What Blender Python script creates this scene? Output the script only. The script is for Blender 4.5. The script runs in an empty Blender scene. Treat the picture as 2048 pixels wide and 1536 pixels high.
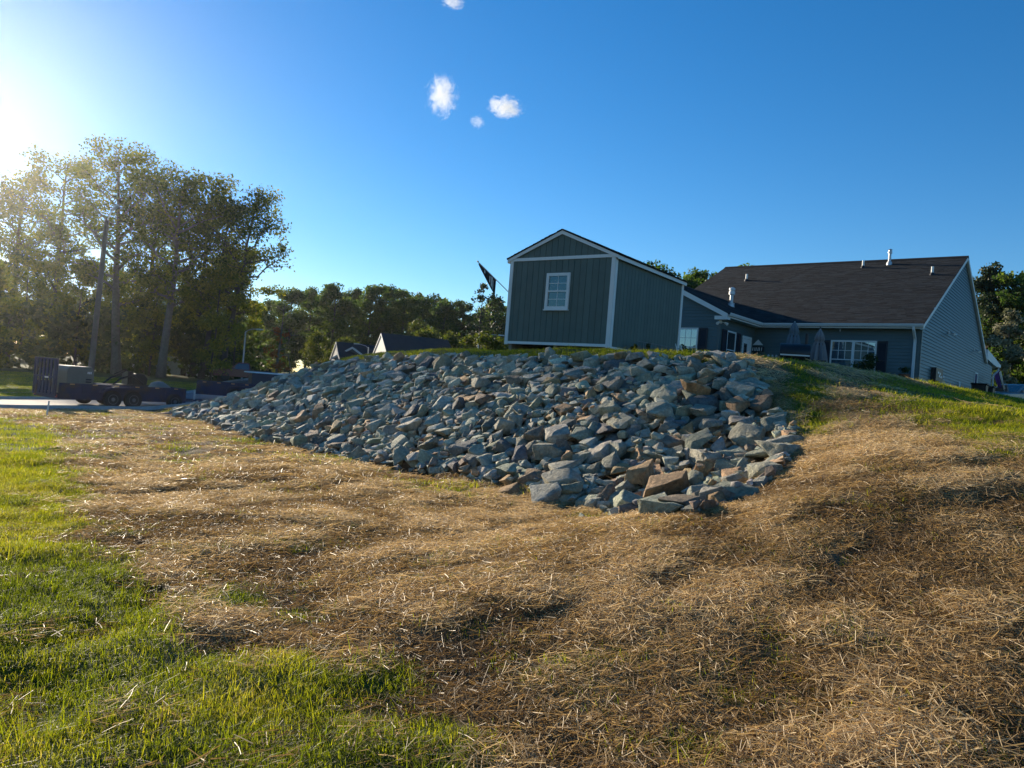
import bpy, bmesh, math, random
import numpy as np
from mathutils import Matrix, Vector
S = bpy.context.scene
COL = S.collection
rng = np.random.default_rng(7)
random.seed(7)
R = math.radians

# ------------------------------------------------------------------ camera
F, ROLL, PITCH, EYE = 1478.0, 0.0796, 0.006, 1.6
cam = bpy.data.cameras.new('camera')
cam.sensor_width = 36.0
cam.lens = 36.0 * F / 2048.0
cam.clip_start, cam.clip_end = 0.05, 6000
co = bpy.data.objects.new('camera', cam); COL.objects.link(co)
fw = Vector((0, math.cos(PITCH), math.sin(PITCH))); up0 = Vector((0, -math.sin(PITCH), math.cos(PITCH))); rt0 = Vector((1, 0, 0))
rt = rt0 * math.cos(ROLL) + up0 * math.sin(ROLL)
upv = up0 * math.cos(ROLL) - rt0 * math.sin(ROLL)
co.matrix_world = Matrix(((rt.x, upv.x, -fw.x, 0), (rt.y, upv.y, -fw.y, 0), (rt.z, upv.z, -fw.z, EYE), (0, 0, 0, 1)))
S.camera = co

# ------------------------------------------------------------------ world, sun, exposure
SUN_EL, SUN_AZ = R(15.3), R(-38.0)          # azimuth from +Y, negative to the left
SKY_STRENGTH, SUN_STRENGTH, EXPOSURE = 0.092, 5.0, 0.85
w = bpy.data.worlds.new('World'); S.world = w; w.use_nodes = True
nt = w.node_tree; nt.nodes.clear()
sky = nt.nodes.new('ShaderNodeTexSky'); sky.sky_type = 'NISHITA'; sky.sun_disc = False
sky.sun_elevation = SUN_EL; sky.sun_rotation = SUN_AZ
sky.altitude = 0; sky.air_density = 1.0; sky.dust_density = 0.07; sky.ozone_density = 4.0
hsv = nt.nodes.new('ShaderNodeHueSaturation'); hsv.inputs['Hue'].default_value = .502; hsv.inputs['Saturation'].default_value = 1.25; hsv.inputs['Value'].default_value = 1.0
bg = nt.nodes.new('ShaderNodeBackground'); bg.inputs[1].default_value = SKY_STRENGTH
ow = nt.nodes.new('ShaderNodeOutputWorld')
nt.links.new(sky.outputs[0], hsv.inputs['Color']); nt.links.new(hsv.outputs[0], bg.inputs[0]); nt.links.new(bg.outputs[0], ow.inputs[0])
SDIR = Vector((math.sin(SUN_AZ) * math.cos(SUN_EL), math.cos(SUN_AZ) * math.cos(SUN_EL), math.sin(SUN_EL)))
sl = bpy.data.lights.new('sun', 'SUN'); sl.energy = SUN_STRENGTH; sl.angle = R(0.53); sl.color = (1.0, 0.86, 0.66)
so = bpy.data.objects.new('sun', sl); COL.objects.link(so); so.rotation_euler = SDIR.to_track_quat('Z', 'Y').to_euler()
S.view_settings.view_transform = 'Standard'; S.view_settings.look = 'None'
S.view_settings.exposure = EXPOSURE; S.view_settings.gamma = 1.0; S.view_settings.use_curve_mapping = False
S.cycles.use_denoising = True
S.cycles.max_bounces = 8; S.cycles.transmission_bounces = 4; S.cycles.volume_bounces = 4; S.cycles.transparent_max_bounces = 8
S.cycles.sample_clamp_indirect = 6.0

# ------------------------------------------------------------------ terrain
def sm(t):
    t = np.clip(t, 0, 1); return t * t * (3 - 2 * t)
def pq(X, Y): return -.615 * (X - 1.87) + .788 * (Y - 8.6), .788 * (X - 1.87) + .615 * (Y - 8.6)
PC = np.array([-14, -6, -2, 0, 1.5, 2.6, 4, 8.3, 15, 18.5, 20.5, 22.5, 25., 27.5, 32])
ZC = np.array([1.0, 1.45, 1.78, 1.98, 2.22, 2.5, 2.66, 2.72, 2.64, 2.5, 2.12, 1.5, .75, .1, -.4])
def base(X, Y):
    t = np.clip((-.4 * X + .9 * Y) / 36, 0, 1.0)
    far = np.clip((Y - 45) / 70, 0, 1.6)
    return -.72 * t ** 1.4 + 3.2 * far ** 1.2 * np.clip((X + 60) / 40, 0, 1)
def height(X, Y):
    X = np.asarray(X, float); Y = np.asarray(Y, float)
    p, q = pq(X, Y); b = base(X, Y)
    zc = np.interp(p, PC, ZC)
    toe = b + .15 * sm((q + 6) / 6)
    t = q / 4.6; k = .16
    ramp = np.clip(t, 0, 8)
    ramp = np.maximum(-np.log(np.exp(-ramp / k) + np.exp(-1 / k)) * k, 0)
    right = sm((1.0 - p) / 3.5)
    t2 = np.clip((q + 4.5) / 9.3, 0, 1); r2 = sm(t2) * .55 + .45 * t2
    prof = ramp * (1 - right) + r2 * right
    z = toe + np.maximum(zc - toe, 0) * prof
    plate = sm((q - 4.2) / 5) * sm((24 - p) / 10) * sm((p - 1 - .09 * (q - 6)) / 3.2)
    zp = 2.72 - .25 * sm((q - 10) / 10)
    far = sm((np.hypot(X, Y) - 70) / 40)
    z = z + np.where(q > 4.2, (zp - z) * plate, 0)
    return z * (1 - far) + b * far
_lat = rng.random((256, 256))
def vnoise(X, Y):
    xi = np.floor(X).astype(int); yi = np.floor(Y).astype(int); fx = X - xi; fy = Y - yi
    fx = fx * fx * (3 - 2 * fx); fy = fy * fy * (3 - 2 * fy)
    g = lambda a, b: _lat[a & 255, b & 255]
    return (g(xi, yi) * (1 - fx) + g(xi + 1, yi) * fx) * (1 - fy) + (g(xi, yi + 1) * (1 - fx) + g(xi + 1, yi + 1) * fx) * fy
def fbm(X, Y, s, o=3):
    X = np.asarray(X, float); Y = np.asarray(Y, float)
    v = 0; a = 1; tot = 0
    for i in range(o):
        v = v + a * vnoise(X / s * 2 ** i + 31.7 * i + 100, Y / s * 2 ** i + 17.3 * i + 100); tot += a; a *= .5
    return v / tot
def lumps(X, Y):
    d = np.hypot(X, Y)
    fade = np.clip(1.4 - d / 45, 0, 1)
    return ((fbm(X, Y, .4, 2) - .5) * .10 + (fbm(X, Y, 1.9, 2) - .5) * .13) * fade
def ground_z(X, Y): return height(X, Y) + lumps(X, Y)
def gz(x, y): return float(height(np.array(x), np.array(y)))
def inpoly(X, Y, poly):
    X = np.asarray(X); Y = np.asarray(Y); ins = np.zeros(X.shape, bool); n = len(poly); j = n - 1
    for i in range(n):
        xi, yi = poly[i]; xj, yj = poly[j]
        c = ((yi > Y) != (yj > Y)) & (X < (xj - xi) * (Y - yi) / (yj - yi + 1e-12) + xi)
        ins ^= c; j = i
    return ins
def polydist(X, Y, poly):
    X = np.asarray(X, float); Y = np.asarray(Y, float); d = np.full(X.shape, 1e9); n = len(poly)
    for i in range(n):
        x0, y0 = poly[i]; x1, y1 = poly[(i + 1) % n]; dx, dy = x1 - x0, y1 - y0
        t = np.clip(((X - x0) * dx + (Y - y0) * dy) / (dx * dx + dy * dy + 1e-12), 0, 1)
        d = np.minimum(d, np.hypot(X - x0 - t * dx, Y - y0 - t * dy))
    return np.where(inpoly(X, Y, poly), d, -d)

RIPRAP = [(-12.6, 27.2), (-9.04, 22.43), (-6.32, 18.17), (-4.51, 16.17), (-3.05, 14.49), (-1.92, 13.48), (-.91, 12.29), (-.29, 11.41), (.42, 10.7),
          (1.12, 9.5), (1.48, 8.2), (1.72, 6.95), (2.05, 6.95), (2.57, 7.71), (3.1, 8.3), (3.62, 9.3), (4.1, 10.4), (4.2, 12.0), (4.35, 13.0), (4.5, 13.8),
          (4.1, 14.4), (3.25, 14.8), (1.6, 16.3), (.15, 17.95), (-2.7, 21.8), (-6.0, 25.0), (-7.2, 25.7), (-8.3, 26.5), (-9.6, 27.0), (-11, 28.0), (-12.4, 28.2)]
LAWN = [(-30, 12), (-13.85, 20.4), (-11.56, 18.49), (-9.07, 15.04), (-7.72, 12.98), (-5.78, 9.99), (-4.58, 8.3), (-3.69, 6.65), (-3.12, 6.2), (-2.46, 5.28),
        (-1.97, 5.1), (-1.75, 4.3), (-1.35, 4.2), (-1.02, 4.25), (-.65, 3.9), (-.3, 3.55), (-.05, 3.1), (.4, 1), (-4, -6), (-30, -6)]
OLIVE = [(-16, 17.5), (-12.69, 17.0), (-9.24, 13.2), (-7.72, 12.6), (-5.9, 9.99), (-5.0, 8.3), (-4.6, 7.18), (-6.5, 7.6), (-16, 10)]
SOIL = [(-2.08, 4.22), (-2.05, 4.62), (-1.9, 4.92), (-1.62, 4.85), (-1.45, 4.95), (-1.42, 4.7), (-1.6, 4.31), (-1.74, 3.98), (-1.97, 4.01)]
HILLG = [(7.2, 14.2), (9.0, 17.5), (12, 19), (30, 30), (40, 10), (12, 6.0), (5.8, 6.9), (4.95, 7.6), (5.0, 8.6), (5.5, 10.6)]
GULLY = [(5.2, 15.2), (6.3, 15.6), (5.5, 13.0), (4.95, 11.6), (4.5, 10.3), (4.1, 10.0), (4.3, 11.2), (4.55, 12.6), (4.9, 13.8)]
TUFTS = [(-1.9, 5.35, .22, 1), (-1.78, 5.15, .18, 1), (-.58, 4.0, .2, 1), (-.46, 3.9, .18, 1), (-.95, 10.9, .45, .6), (-1.3, 11.45, .4, .6), (-.55, 11.2, .3, .5), (-.38, 3.42, .22, 1), (-.22, 3.2, .25, 1),
         (1.2, 9.0, .4, .35), (-1.22, 4.95, .2, .6), (-6.2, 17.6, .6, .6), (-3.4, 14.4, .4, .6), (.9, 3.3, .12, .9), (1.4, 3.9, .3, .25), (.45, 4.2, .4, .25), (2.2, 4.3, .35, .2), (-.47, 3.13, .2, .9)]
def green_w(X, Y):
    """how much of the ground cover is live grass (1) rather than dry straw (0)"""
    n = fbm(X, Y, .7, 3); n2 = fbm(X + 40, Y + 9, 2.6, 2)
    d = np.hypot(X, Y)
    j = (n - .5) * (.25 + .06 * d)
    g = sm((polydist(X, Y, LAWN) + j * 1.1) / (.10 + .03 * d) + .55)
    g = np.maximum(g, sm((polydist(X, Y, HILLG) + j * 1.4) / 1.0 + .6) * np.where(n2 > .36, 1, .8))
    g = np.maximum(g, sm((polydist(X, Y, GULLY) + j) / .4 + .5))
    p, q = pq(X, Y)
    g = np.maximum(g, sm((q - 4.0) / .6) * sm((p - 3.2) / 1.0 + .5))
    g = np.maximum(g, sm((q - 11) / 3))
    g = np.maximum(g, sm((d - 36) / 4) * (X < 5))
    for x, y, r, a in TUFTS:
        g = np.maximum(g, a * sm(1.6 - np.hypot(X - x, Y - y) / r + (n - .5)))
    g = np.maximum(g, np.where(n2 > .66, .28, 0) * sm((n - .45) * 5))
    return g

# ------------------------------------------------------------------ helpers
def link(o, parent=None):
    COL.objects.link(o)
    if parent is not None: o.parent = parent
    return o
def tag(o, label=None, cat=None, group=None, kind=None):
    if label: o['label'] = label
    if cat: o['category'] = cat
    if group: o['group'] = group
    if kind: o['kind'] = kind
    return o
def thing(name, label, cat, loc=(0, 0, 0), rz=0.0, group=None):
    o = bpy.data.objects.new(name, None); o.empty_display_size = .2
    o.location = loc; o.rotation_euler = (0, 0, rz); link(o)
    return tag(o, label, cat, group)
def dup(root, loc, rz, label=None, group=None, scale=None):
    def cp(o, par):
        c = o.copy(); COL.objects.link(c)
        if par is not None: c.parent = par
        for ch in list(o.children): cp(ch, c)
        return c
    r = cp(root, None); r.location = loc; r.rotation_euler = (0, 0, rz)
    if scale: r.scale = (scale,) * 3 if not isinstance(scale, tuple) else scale
    if label: r['label'] = label
    if group: r['group'] = group
    return r
def np_mesh(name, V, Fq, mats, tone=None, smooth=False, tone_name='tone'):
    """V (n,3), Fq (m,k) all faces with k corners"""
    V = np.asarray(V, np.float32); Fq = np.asarray(Fq, np.int32); m, k = Fq.shape
    me = bpy.data.meshes.new(name)
    me.vertices.add(len(V)); me.vertices.foreach_set('co', V.ravel())
    me.loops.add(m * k); me.loops.foreach_set('vertex_index', Fq.ravel())
    me.polygons.add(m); me.polygons.foreach_set('loop_start', np.arange(0, m * k, k, dtype=np.int32))
    if smooth: me.polygons.foreach_set('use_smooth', np.ones(m, bool))
    if tone is not None:
        a = me.attributes.new(tone_name, 'FLOAT', 'FACE'); a.data.foreach_set('value', np.asarray(tone, np.float32))
    me.update(calc_edges=True)
    for mt in (mats if isinstance(mats, (list, tuple)) else [mats]): me.materials.append(mt)
    return me
class MB:
    def __init__(s): s.v = []; s.f = []; s.t = []
    def add(s, v, f, t=0.5):
        b = len(s.v); s.v += [tuple(x) for x in v]; s.f += [tuple(i + b for i in q) for q in f]; s.t += [t] * len(f)
        return s
    def box(s, x0, x1, y0, y1, z0, z1, t=.5, M=None):
        v = [(x, y, z) for z in (z0, z1) for y in (y0, y1) for x in (x0, x1)]
        if M is not None: v = [M @ Vector(p) for p in v]
        return s.add(v, [(0, 2, 3, 1), (4, 5, 7, 6), (0, 1, 5, 4), (2, 6, 7, 3), (0, 4, 6, 2), (1, 3, 7, 5)], t)
    def prism(s, pts, axis, a0, a1, t=.5):
        """polygon in the plane of the two other axes, extruded along axis"""
        n = len(pts)
        def mk(p, a):
            return {'x': (a, p[0], p[1]), 'y': (p[0], a, p[1]), 'z': (p[0], p[1], a)}[axis]
        v = [mk(p, a0) for p in pts] + [mk(p, a1) for p in pts]
        f = [tuple(range(n))[::-1], tuple(range(n, 2 * n))] + [(i, (i + 1) % n, n + (i + 1) % n, n + i) for i in range(n)]
        return s.add(v, f, t)
    def tube(s, path, rad, k=8, t=.5, cap=True):
        path = [Vector(p) for p in path]; n = len(path)
        if not hasattr(rad, '__len__'): rad = [rad] * n
        v = []; f = []; ref = None
        for i, p in enumerate(path):
            d = (path[min(i + 1, n - 1)] - path[max(i - 1, 0)]).normalized()
            if ref is None: ref = d.orthogonal().normalized()
            a = (ref - d * ref.dot(d)).normalized(); b = d.cross(a); ref = a
            for j in range(k):
                th = 2 * math.pi * j / k
                v.append(p + (a * math.cos(th) + b * math.sin(th)) * rad[i])
        for i in range(n - 1):
            for j in range(k): f.append((i * k + j, i * k + (j + 1) % k, (i + 1) * k + (j + 1) % k, (i + 1) * k + j))
        if cap: f += [tuple(range(k))[::-1], tuple((n - 1) * k + j for j in range(k))]
        return s.add(v, f, t)
    def lathe(s, prof, k=16, o=(0, 0, 0), t=.5, axis='z'):
        v = []; f = []; n = len(prof)
        for r, z in prof:
            for j in range(k):
                a = 2 * math.pi * j / k; c, d = r * math.cos(a), r * math.sin(a)
                p = (c, d, z) if axis == 'z' else ((c, z, d) if axis == 'y' else (z, c, d))
                v.append((p[0] + o[0], p[1] + o[1], p[2] + o[2]))
        for i in range(n - 1):
            for j in range(k): f.append((i * k + j, i * k + (j + 1) % k, (i + 1) * k + (j + 1) % k, (i + 1) * k + j))
        f += [tuple(range(k))[::-1], tuple((n - 1) * k + j for j in range(k))]
        return s.add(v, f, t)
    def build(s, name, mat, parent=None, bevel=0.0, smooth=None, kind=None, tone=False):
        me = bpy.data.meshes.new(name); me.from_pydata(s.v, [], s.f)
        if tone:
            a = me.attributes.new('tone', 'FLOAT', 'FACE'); a.data.foreach_set('value', np.asarray(s.t, np.float32))
        bm = bmesh.new(); bm.from_mesh(me); bmesh.ops.recalc_face_normals(bm, faces=bm.faces)
        if bevel: bmesh.ops.bevel(bm, geom=list(bm.edges), offset=bevel, segments=1, affect='EDGES', clamp_overlap=True)
        bm.to_mesh(me); bm.free()
        if smooth:
            me.polygons.foreach_set('use_smooth', np.ones(len(me.polygons), bool)); me.set_sharp_from_angle(angle=R(smooth))
        me.materials.append(mat)
        o = bpy.data.objects.new(name, me); link(o, parent)
        if kind: o['kind'] = kind
        return o

# ------------------------------------------------------------------ materials
def mat(name, col, rough=.7, var=.12, scale=6.0, bump=0.0, bscale=40.0, metal=0.0, spec=.4, tone=0.0, stain=None, coords='Object'):
    m = bpy.data.materials.new(name); m.use_nodes = True; t = m.node_tree; b = t.nodes['Principled BSDF']
    b.inputs['Roughness'].default_value = rough; b.inputs['Metallic'].default_value = metal; b.inputs['Specular IOR Level'].default_value = spec
    tc = t.nodes.new('ShaderNodeTexCoord'); n = t.nodes.new('ShaderNodeTexNoise'); n.inputs['Scale'].default_value = scale; n.inputs['Detail'].default_value = 6
    t.links.new(tc.outputs[coords], n.inputs['Vector'])
    mr = t.nodes.new('ShaderNodeMapRange'); mr.inputs[1].default_value = .25; mr.inputs[2].default_value = .75; mr.inputs[3].default_value = 1 - var; mr.inputs[4].default_value = 1 + var
    t.links.new(n.outputs['Fac'], mr.inputs[0])
    val = mr.outputs[0]
    if tone:
        at = t.nodes.new('ShaderNodeAttribute'); at.attribute_name = 'tone'
        m2 = t.nodes.new('ShaderNodeMapRange'); m2.inputs[3].default_value = 1 - tone; m2.inputs[4].default_value = 1 + tone
        t.links.new(at.outputs['Fac'], m2.inputs[0])
        mm = t.nodes.new('ShaderNodeMath'); mm.operation = 'MULTIPLY'; t.links.new(val, mm.inputs[0]); t.links.new(m2.outputs[0], mm.inputs[1]); val = mm.outputs[0]
    vm = t.nodes.new('ShaderNodeVectorMath'); vm.operation = 'SCALE'; vm.inputs[0].default_value = col; t.links.new(val, vm.inputs['Scale'])
    out = vm.outputs[0]
    if stain:
        n2 = t.nodes.new('ShaderNodeTexNoise'); n2.inputs['Scale'].default_value = stain[1]; n2.inputs['Detail'].default_value = 8
        t.links.new(tc.outputs[coords], n2.inputs['Vector'])
        r2 = t.nodes.new('ShaderNodeMapRange'); r2.inputs[1].default_value = .5; r2.inputs[2].default_value = .68; t.links.new(n2.outputs['Fac'], r2.inputs[0])
        mx = t.nodes.new('ShaderNodeMix'); mx.data_type = 'RGBA'; t.links.new(r2.outputs[0], mx.inputs[0]); t.links.new(out, mx.inputs[6]); mx.inputs[7].default_value = (*stain[0], 1); out = mx.outputs[2]
    t.links.new(out, b.inputs['Base Color'])
    if bump:
        n3 = t.nodes.new('ShaderNodeTexNoise'); n3.inputs['Scale'].default_value = bscale; n3.inputs['Detail'].default_value = 6
        t.links.new(tc.outputs[coords], n3.inputs['Vector'])
        bp = t.nodes.new('ShaderNodeBump'); bp.inputs['Strength'].default_value = bump; bp.inputs['Distance'].default_value = .02
        t.links.new(n3.outputs['Fac'], bp.inputs['Height']); t.links.new(bp.outputs[0], b.inputs['Normal'])
    return m
def plant_mat(name, cols, trans=.45, inst=False, rough=.6, spec=.25, tname='tone'):
    """colour ramp over a per-piece tone; thin, lets light through"""
    m = bpy.data.materials.new(name); m.use_nodes = True; t = m.node_tree; t.nodes.clear()
    o = t.nodes.new('ShaderNodeOutputMaterial')
    a = t.nodes.new('ShaderNodeAttribute'); a.attribute_name = tname
    val = a.outputs['Fac']
    if inst:
        a2 = t.nodes.new('ShaderNodeAttribute'); a2.attribute_type = 'INSTANCER'; a2.attribute_name = 'itone'
        mm = t.nodes.new('ShaderNodeMath'); mm.operation = 'MULTIPLY_ADD'; mm.inputs[1].default_value = .6
        m3 = t.nodes.new('ShaderNodeMath'); m3.operation = 'MULTIPLY'; m3.inputs[1].default_value = .4
        t.links.new(val, m3.inputs[0]); t.links.new(a2.outputs['Fac'], mm.inputs[0]); t.links.new(m3.outputs[0], mm.inputs[2]); val = mm.outputs[0]
    cr = t.nodes.new('ShaderNodeValToRGB'); e = cr.color_ramp.elements
    for i, (p, c) in enumerate(cols):
        el = e[i] if i < 2 else e.new(p); el.position = p; el.color = (*c, 1)
    t.links.new(val, cr.inputs[0])
    d = t.nodes.new('ShaderNodeBsdfPrincipled'); d.inputs['Roughness'].default_value = rough; d.inputs['Specular IOR Level'].default_value = spec
    tr = t.nodes.new('ShaderNodeBsdfTranslucent'); mx = t.nodes.new('ShaderNodeMixShader'); mx.inputs[0].default_value = trans
    hs = t.nodes.new('ShaderNodeHueSaturation'); hs.inputs['Value'].default_value = 1.35; hs.inputs['Saturation'].default_value = 1.1
    t.links.new(cr.outputs[0], d.inputs['Base Color']); t.links.new(cr.outputs[0], hs.inputs['Color']); t.links.new(hs.outputs[0], tr.inputs[0])
    t.links.new(d.outputs[0], mx.inputs[1]); t.links.new(tr.outputs[0], mx.inputs[2]); t.links.new(mx.outputs[0], o.inputs[0])
    return m
M_white = mat('white trim paint', (.66, .67, .65), .5, .05, 3, .05, 30)
M_board = mat('painted shed board', (.090, .124, .108), .65, .10, 2.5, .12, 60, tone=.07)
M_boardgap = mat('shed wall behind the boards', (.05, .07, .07), .8, .05)
M_siding = mat('vinyl lap siding', (.080, .120, .126), .45, .06, 2.0, .03, 80, tone=.05)
M_shingle = mat('asphalt shingle', (.0165, .0205, .022), .9, .28, 1.0, .3, 120, tone=.45, spec=.25)
M_gutter = mat('aluminium gutter', (.62, .64, .64), .4, .05, 3)
M_shutter = mat('dark shutter', (.022, .022, .03), .5, .1, 4)
M_pvc = mat('white vent pipe', (.8, .8, .76), .5, .06, 5)
M_metal = mat('galvanised metal', (.5, .52, .53), .5, .12, 6, metal=.5)
M_black = mat('black painted metal', (.012, .012, .014), .45, .2, 5)
M_dark = mat('dark interior', (.01, .012, .015), .6, .1)
M_wood = mat('weathered timber', (.20, .165, .13), .85, .25, 8, .3, 40)
M_pole = mat('utility pole timber', (.115, .10, .085), .85, .2, 3, .25, 40)
M_bark = mat('tree bark', (.065, .055, .045), .9, .3, 4, .6, 25)
M_bark2 = mat('pale tree bark', (.12, .105, .09), .9, .3, 4, .6, 25)
M_blue = mat('blue trailer paint', (.020, .030, .075), .6, .2, 3, .1, 40, spec=.2, stain=((.06, .045, .035), 2.2))
M_tyre = mat('tyre rubber', (.018, .018, .019), .85, .2, 8, .2, 60)
M_rim = mat('wheel rim', (.16, .17, .19), .45, .2, 6, metal=.3)
M_tan = mat('grey machine housing', (.15, .148, .12), .55, .1, 3, .05, 40)
M_umbr = mat('grey umbrella cloth', (.19, .19, .20), .9, .12, 6, .3, 60)
M_umbr2 = mat('blue umbrella cloth', (.12, .16, .19), .9, .12, 6, .3, 60)
M_concrete = mat('concrete', (.36, .35, .33), .85, .15, 4, .2, 50)
M_asphalt = mat('road asphalt', (.16, .16, .165), .85, .2, 2.0, .3, 80)
M_redlamp = mat('red lamp lens', (.30, .02, .012), .3, .1)
M_amber = mat('amber reflector', (.55, .30, .12), .4, .1)
M_pink = mat('pale sunlit gable siding', (.72, .70, .64), .6, .06, 2)
def glass(name, tint, metal, rough=.02):
    m = bpy.data.materials.new(name); m.use_nodes = True; t = m.node_tree; b = t.nodes['Principled BSDF']
    b.inputs['Base Color'].default_value = (*tint, 1); b.inputs['Metallic'].default_value = metal; b.inputs['Roughness'].default_value = rough
    tc = t.nodes.new('ShaderNodeTexCoord'); n = t.nodes.new('ShaderNodeTexNoise'); n.inputs['Scale'].default_value = 1.2
    t.links.new(tc.outputs['Object'], n.inputs['Vector']); bp = t.nodes.new('ShaderNodeBump'); bp.inputs['Strength'].default_value = .03; bp.inputs['Distance'].default_value = .02
    t.links.new(n.outputs['Fac'], bp.inputs['Height']); t.links.new(bp.outputs[0], b.inputs['Normal'])
    return m
M_glass = glass('window glass', (.34, .42, .44), .85)
M_glassd = glass('dark window glass', (.07, .09, .10), .7)
M_glassm = glass('shed window glass', (.11, .16, .17), .75)
M_carglass = glass('car window glass', (.10, .12, .13), .6)

# ------------------------------------------------------------------ ground sheet
def axis(lo, hi, fine_lo, fine_hi, step, grow=1.16):
    a = list(np.arange(fine_lo, fine_hi + 1e-6, step)); s = step
    while a[-1] < hi: s *= grow; a.append(a[-1] + s)
    s = step
    while a[0] > lo: s *= grow; a.insert(0, a[0] - s)
    return np.array(a)
def ground():
    xs = axis(-1500, 1500, -9, 9, .12, 1.07); ys = axis(-300, 2500, 1.6, 20, .12, 1.05)
    X, Y = np.meshgrid(xs, ys); Z = ground_z(X, Y)
    Z = Z - .20 * np.clip(polydist(X, Y, RIPRAP) * 3, 0, 1)
    V = np.stack([X, Y, Z], -1).reshape(-1, 3); nx, ny = len(xs), len(ys)
    i = np.arange(nx * ny).reshape(ny, nx)
    Fq = np.stack([i[:-1, :-1], i[:-1, 1:], i[1:, 1:], i[1:, :-1]], -1).reshape(-1, 4)
    m = bpy.data.materials.new('soil and turf'); m.use_nodes = True; t = m.node_tree; b = t.nodes['Principled BSDF']; b.inputs['Roughness'].default_value = .95; b.inputs['Specular IOR Level'].default_value = .1
    at = t.nodes.new('ShaderNodeAttribute'); at.attribute_name = 'green'
    so_ = t.nodes.new('ShaderNodeAttribute'); so_.attribute_name = 'soil'
    tc = t.nodes.new('ShaderNodeTexCoord'); n = t.nodes.new('ShaderNodeTexNoise'); n.inputs['Scale'].default_value = 9; n.inputs['Detail'].default_value = 9; n.inputs['Roughness'].default_value = .7
    t.links.new(tc.outputs['Object'], n.inputs['Vector'])
    def ramp(c0, c1):
        r = t.nodes.new('ShaderNodeValToRGB'); r.color_ramp.elements[0].position = .3; r.color_ramp.elements[1].position = .7
        r.color_ramp.elements[0].color = (*c0, 1); r.color_ramp.elements[1].color = (*c1, 1); t.links.new(n.outputs['Fac'], r.inputs[0]); return r.outputs[0]
    def mix(f, a, c):
        x = t.nodes.new('ShaderNodeMix'); x.data_type = 'RGBA'; t.links.new(f, x.inputs[0]); t.links.new(a, x.inputs[6]); t.links.new(c, x.inputs[7]); return x.outputs[2]
    c = mix(at.outputs['Fac'], ramp((.09, .06, .035), (.24, .165, .09)), ramp((.04, .055, .015), (.09, .12, .03)))
    c = mix(so_.outputs['Fac'], c, ramp((.20, .15, .095), (.34, .265, .17)))
    t.links.new(c, b.inputs['Base Color'])
    bp = t.nodes.new('ShaderNodeBump'); bp.inputs['Strength'].default_value = .8; bp.inputs['Distance'].default_value = .03; t.links.new(n.outputs['Fac'], bp.inputs['Height']); t.links.new(bp.outputs[0], b.inputs['Normal'])
    me = np_mesh('ground', V, Fq, m, smooth=True)
    a = me.attributes.new('green', 'FLOAT', 'POINT'); a.data.foreach_set('value', green_w(V[:, 0], V[:, 1]).astype(np.float32))
    sl_ = .8 * sm(polydist(V[:, 0], V[:, 1], SOIL) / .15 + .5) + .8 * (polydist(V[:, 0], V[:, 1], RIPRAP) > .2) * .3
    a = me.attributes.new('soil', 'FLOAT', 'POINT'); a.data.foreach_set('value', sl_.astype(np.float32))
    o = bpy.data.objects.new('ground', me); link(o); o['kind'] = 'structure'
ground()

# ------------------------------------------------------------------ road (ribbon over the terrain) and kerbs
ROAD = [(-75, -2), (-52, 9), (-36, 18), (-24.5, 26), (-17.5, 33), (-16.2, 41), (-18, 52), (-21.5, 66), (-24, 82), (-30, 104)]
def spline(pts, n):
    P = np.array(pts, float); k = len(P); out = []
    for i in range(k - 1):
        p0, p1, p2, p3 = P[max(i - 1, 0)], P[i], P[i + 1], P[min(i + 2, k - 1)]
        for t in np.linspace(0, 1, n, endpoint=False):
            out.append(.5 * (2 * p1 + (p2 - p0) * t + (2 * p0 - 5 * p1 + 4 * p2 - p3) * t * t + (3 * p1 - p0 - 3 * p2 + p3) * t ** 3))
    out.append(P[-1]); return np.array(out)
RC = spline(ROAD, 14)
RN = np.gradient(RC, axis=0); RN /= np.linalg.norm(RN, axis=1)[:, None]; RN = np.stack([-RN[:, 1], RN[:, 0]], 1)
def ribbon(name, a, b, dz, m, thick=0.0, k=6, kind='structure'):
    us = np.linspace(a, b, k); P = RC[:, None, :] + RN[:, None, :] * us[None, :, None]
    Z = height(P[..., 0], P[..., 1]) + dz
    V = np.concatenate([P, Z[..., None]], -1); n = len(RC)
    V = V.reshape(-1, 3); i = np.arange(n * k).reshape(n, k)
    Fq = np.stack([i[:-1, :-1], i[:-1, 1:], i[1:, 1:], i[1:, :-1]], -1).reshape(-1, 4)
    if thick:
        W = V.copy(); W[:, 2] -= thick; off = len(V); V = np.concatenate([V, W])
        e0 = np.stack([i[:-1, 0], i[1:, 0], i[1:, 0] + off, i[:-1, 0] + off], -1); e1 = np.stack([i[:-1, -1], i[1:, -1], i[1:, -1] + off, i[:-1, -1] + off], -1)
        Fq = np.concatenate([Fq, e0, e1])
    o = bpy.data.objects.new(name, np_mesh(name, V, Fq, m, smooth=False)); link(o); o['kind'] = kind; return o
ribbon('road', -3.6, 3.6, .05, M_asphalt, .2, 12)
ribbon('kerb', -4.0, -3.62, .14, M_concrete, .3, 2)
ribbon('kerb', 3.62, 4.0, .14, M_concrete, .3, 2)
def on_road(X, Y, half=4.1):
    d = np.full(np.shape(X), 1e9)
    for i in range(len(RC) - 1):
        x0, y0 = RC[i]; dx, dy = RC[i + 1] - RC[i]
        t = np.clip(((X - x0) * dx + (Y - y0) * dy) / (dx * dx + dy * dy), 0, 1)
        d = np.minimum(d, np.hypot(X - x0 - t * dx, Y - y0 - t * dy))
    return d < half

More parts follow.
